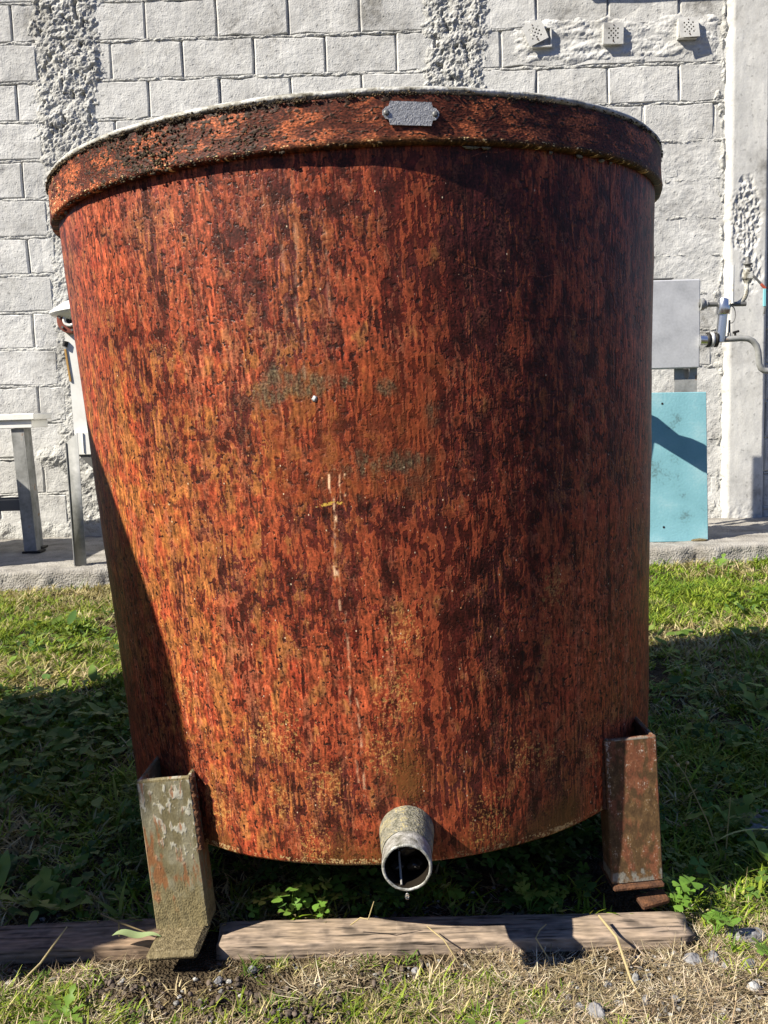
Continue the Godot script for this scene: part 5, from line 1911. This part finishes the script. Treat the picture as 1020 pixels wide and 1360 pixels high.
	tube(sk, [Vector3(-0.075, 0.19, -0.005), Vector3(-0.072, 0.215, -0.0)], [0.001, 0.0008], 5)
	tube(sk, [Vector3(0.004, 0, 0.004), Vector3(0.012, 0.10, 0.0), Vector3(0.015, 0.14, 0.0)], [0.0016, 0.0012, 0.001], 5)
	var sw := thing("seed_stalk", "tall thin weed stalk with seed heads leaning towards the right leg", "weed stalk", Vector3(0.66, -0.04, -1.77))
	part("stem", done(sk), M.stalk, sw)
	for q in [Vector3(-0.10, 0.225, -0.01), Vector3(-0.088, 0.208, -0.008), Vector3(-0.072, 0.215, 0)]:
		part("seed_head", rock(Vector3(0.004, 0.0035, 0.004), 8, 0.4, 5), M.dry, sw, q)
	var ar := start()
	strip(ar, Vector3.ZERO, 1.35, 0.10, 0.006, 1.0, 0.75, 7)
	var ab := part("arching_blade", done(ar), M.fallen, null, Vector3(0.645, 0.03, -1.74))
	tag(ab, "pale grass blade arching into the sun right of the vat", "grass blade")
	# fallen green leaf and twig on the left board
	var fl := part("fallen_leaf", leaf_shape(0.085, 0.020, 0.004, 0.0, 0.5), M.fallen, null, Vector3(-0.492, 0.002, -1.508))
	fl.rotation = Vector3(0.0, PI / 2 - 0.03, 0.0)
	tag(fl, "long pale green fallen leaf lying on the left board by the vat's leg", "leaf")
	var tw := start()
	tube(tw, [Vector3(0, 0.03, 0), Vector3(0.04, 0.018, 0.012), Vector3(0.085, 0.006, 0.022)], [0.0016, 0.0018, 0.0012], 5)
	tube(tw, [Vector3(0.035, 0.02, 0.011), Vector3(0.037, -0.002, 0.02)], [0.0015, 0.0015], 5)
	var twig := part("twig", done(tw), M.twig, null, Vector3(-0.525, -0.014, -1.555))
	tag(twig, "thin bent twig propped on the left board above the fallen leaf", "twig", "twigs about the boards")
	for q in [[Vector3(0.335, 0.052, -1.442), Vector3(0.35, 0.048, -1.385), Vector3(0.358, 0.01, -1.33), Vector3(0.362, 0.006, -1.285), 0.0022, "longest twig, hanging over the front board's right part down to the straw"], [Vector3(0.230, 0.006, -1.335), Vector3(0.262, 0.012, -1.345), Vector3(0.29, 0.008, -1.342), Vector3(0.31, 0.008, -1.35), 0.0022, "dark twig lying in the straw below the front board"], [Vector3(-0.075, 0.05, -1.44), Vector3(-0.058, 0.075, -1.42), Vector3(-0.045, 0.075, -1.415), Vector3(-0.035, 0.11, -1.41), 0.0011, "thin forked stalk standing up against the front board's middle"], [Vector3(-0.60, 0.004, -1.37), Vector3(-0.57, 0.03, -1.39), Vector3(-0.555, 0.05, -1.40), Vector3(-0.535, 0.075, -1.42), 0.0016, "dry stalk leaning on the left board at the picture's left"], [Vector3(-0.40, 0.006, -1.36), Vector3(-0.385, 0.012, -1.32), Vector3(-0.37, 0.006, -1.29), Vector3(-0.35, 0.006, -1.25), 0.0013, "pale dry stalk lying across the dark soil below the left leg"], [Vector3(0.10, 0.006, -1.385), Vector3(0.075, 0.05, -1.39), Vector3(0.06, 0.052, -1.41), Vector3(0.05, 0.05, -1.43), 0.0012, "dark bent stalk hooked over the front board's edge, right of its middle"], [Vector3(0.245, 0.006, -1.385), Vector3(0.222, 0.048, -1.39), Vector3(0.232, 0.05, -1.41), Vector3(0.245, 0.05, -1.425), 0.0013, "dark hooked stalk on the front board in the shade's edge"]]:
		var st := start()
		var lie := []
		for e in 4:
			var v: Vector3 = q[e]
			lie.append(Vector3(v.x * 1.06, v.y - 0.052, v.z * 1.06))
		tube(st, lie, [q[4], float(q[4]) * 1.1, q[4], float(q[4]) * 0.6], 6)
		var o := part("twig", done(st), M.dry if float(q[4]) < 0.0017 or float(q[4]) > 0.0021 and (q[0] as Vector3).y > 0.04 else M.twig)
		tag(o, q[5], "twig", "twigs about the boards")

	# stones that stand out
	for q in [[0.472, -1.388, 0.017, 0.013, "angular dark grey stone at the right end of the front board"], [0.507, -1.392, 0.012, 0.016, "pale upright stone touching the front board's right end"], [0.520, -1.377, 0.010, 0.008, "small pale stone in front of the upright one"], [0.292, -1.265, 0.019, 0.015, "largest grey stone, cut by the bottom edge of the picture"], [0.270, -1.283, 0.010, 0.009, "pale stone touching the largest one from the left"], [0.368, -1.345, 0.008, 0.013, "narrow grey stone standing in the straw below the board"], [0.388, -1.352, 0.006, 0.007, "small round pale pebble right of the narrow grey stone"], [0.325, -1.336, 0.008, 0.010, "grey stone beside the end of the dark twig"], [0.258, -1.308, 0.009, 0.007, "flat whitish stone alone in the straw, left of the largest stone"], [0.432, -1.338, 0.008, 0.007, "white pebble in the straw below the dark grey stone"], [0.418, -1.300, 0.009, 0.007, "pale lumpy pebble near the bottom right"], [0.372, -1.300, 0.010, 0.008, "flat pale stone at the foot of the longest twig"], [0.332, -1.295, 0.011, 0.007, "broad pale stone right above the largest one"], [0.545, -1.322, 0.013, 0.009, "whitish stone at the right edge of the picture"], [0.555, -1.372, 0.014, 0.010, "long pale stone at the right edge, beside the clover sprig"], [0.585, -1.45, 0.035, 0.012, "wide flat pale stone half buried at the right edge"], [-0.235, -1.405, 0.010, 0.008, "white stone against the front board's left part"], [-0.285, -1.375, 0.009, 0.008, "white stone beside the vat's left foot"], [-0.62, -1.385, 0.011, 0.010, "white stone below the left board at the left edge"], [-0.55, -1.382, 0.010, 0.007, "flat white stone below the left board, second from the left"], [0.115, -1.325, 0.007, 0.006, "small bright white pebble among the grass in the middle foreground"], [0.03, -1.385, 0.010, 0.007, "pale stone against the front board's middle"]]:
		var n2 := absi(int(float(q[0]) * 1000.0)) + 3
		var o := part("stone", rock(Vector3(q[2], q[3], float(q[2]) * 0.8), n2, 0.3, 9), M.dark_stone if n2 % 3 < 2 else M.stone, null, Vector3(float(q[0]) * 1.05, ground_y(float(q[0]) * 1.05, float(q[1]) * 1.05) + float(q[3]) * 0.4, float(q[1]) * 1.05))
		o.rotation.y = n2 * 0.7
		tag(o, q[4], "stone", "stones in the foreground")
	var bare := part("earth_mound", rock(Vector3(0.13, 0.02, 0.085), 44, 0.25, 16), M.concrete, null, Vector3(0.84, -0.035, -1.92))
	tag(bare, "", "", "", "structure")


func _ready() -> void:
	# ---- camera, sky, sun, exposure
	var cam := Camera3D.new()
	cam.name = "camera"
	add_child(cam)
	cam.position = Vector3(0, 0.9, 0)
	cam.rotation_order = EULER_ORDER_YXZ
	cam.rotation_degrees = Vector3(-6.61, 0, -1.70)
	cam.fov = 57.87
	cam.near = 0.05
	cam.far = 200.0
	cam.current = true
	var sky := ProceduralSkyMaterial.new()
	sky.sky_top_color = Color(0.30, 0.44, 0.70)
	sky.sky_horizon_color = Color(0.74, 0.80, 0.87)
	sky.sky_curve = 0.12
	sky.ground_bottom_color = Color(0.24, 0.22, 0.17)
	sky.ground_horizon_color = Color(0.50, 0.52, 0.48)
	var env := Environment.new()
	env.background_mode = Environment.BG_SKY
	env.sky = Sky.new()
	env.sky.sky_material = sky
	env.background_energy_multiplier = 0.51
	env.tonemap_mode = Environment.TONE_MAPPER_LINEAR
	env.tonemap_exposure = 2.05
	env.sdfgi_enabled = true
	env.ssao_enabled = true
	env.ssil_enabled = true
	var we := WorldEnvironment.new()
	we.name = "world"
	we.environment = env
	add_child(we)
	var sun := DirectionalLight3D.new()
	sun.name = "sun"
	add_child(sun)
	sun.look_at_from_position(Vector3.ZERO, Vector3(1.08, -1.05, -0.57))
	sun.light_energy = 1.6
	sun.light_color = Color(1.0, 0.965, 0.90)
	sun.light_angular_distance = 0.5
	sun.shadow_enabled = true
	sun.sky_mode = DirectionalLight3D.SKY_MODE_LIGHT_ONLY

	rng.seed = 20240611
	lump = noise(1.0, 2, 3)
	materials()
	# ---- the place
	build_ground()
	build_slab()
	build_wall()
	build_boxes()
	# ---- the vat, and its neighbour to the left that shades its foot
	var vat := build_vat()
	var second := vat.duplicate()
	second.name = numbered("metal_vat")
	add_child(second)
	second.position = Vector3(-2.096, -0.05, -1.516)
	second.rotation = Vector3(0, 0.6, 0)
	second.scale = Vector3.ONE * 1.255
	second.set_meta("label", "second rust-red metal vat standing left of the first, outside the picture")
	build_drop()
	build_left_things()
	build_right_things()
	build_boards()
	build_greenery()
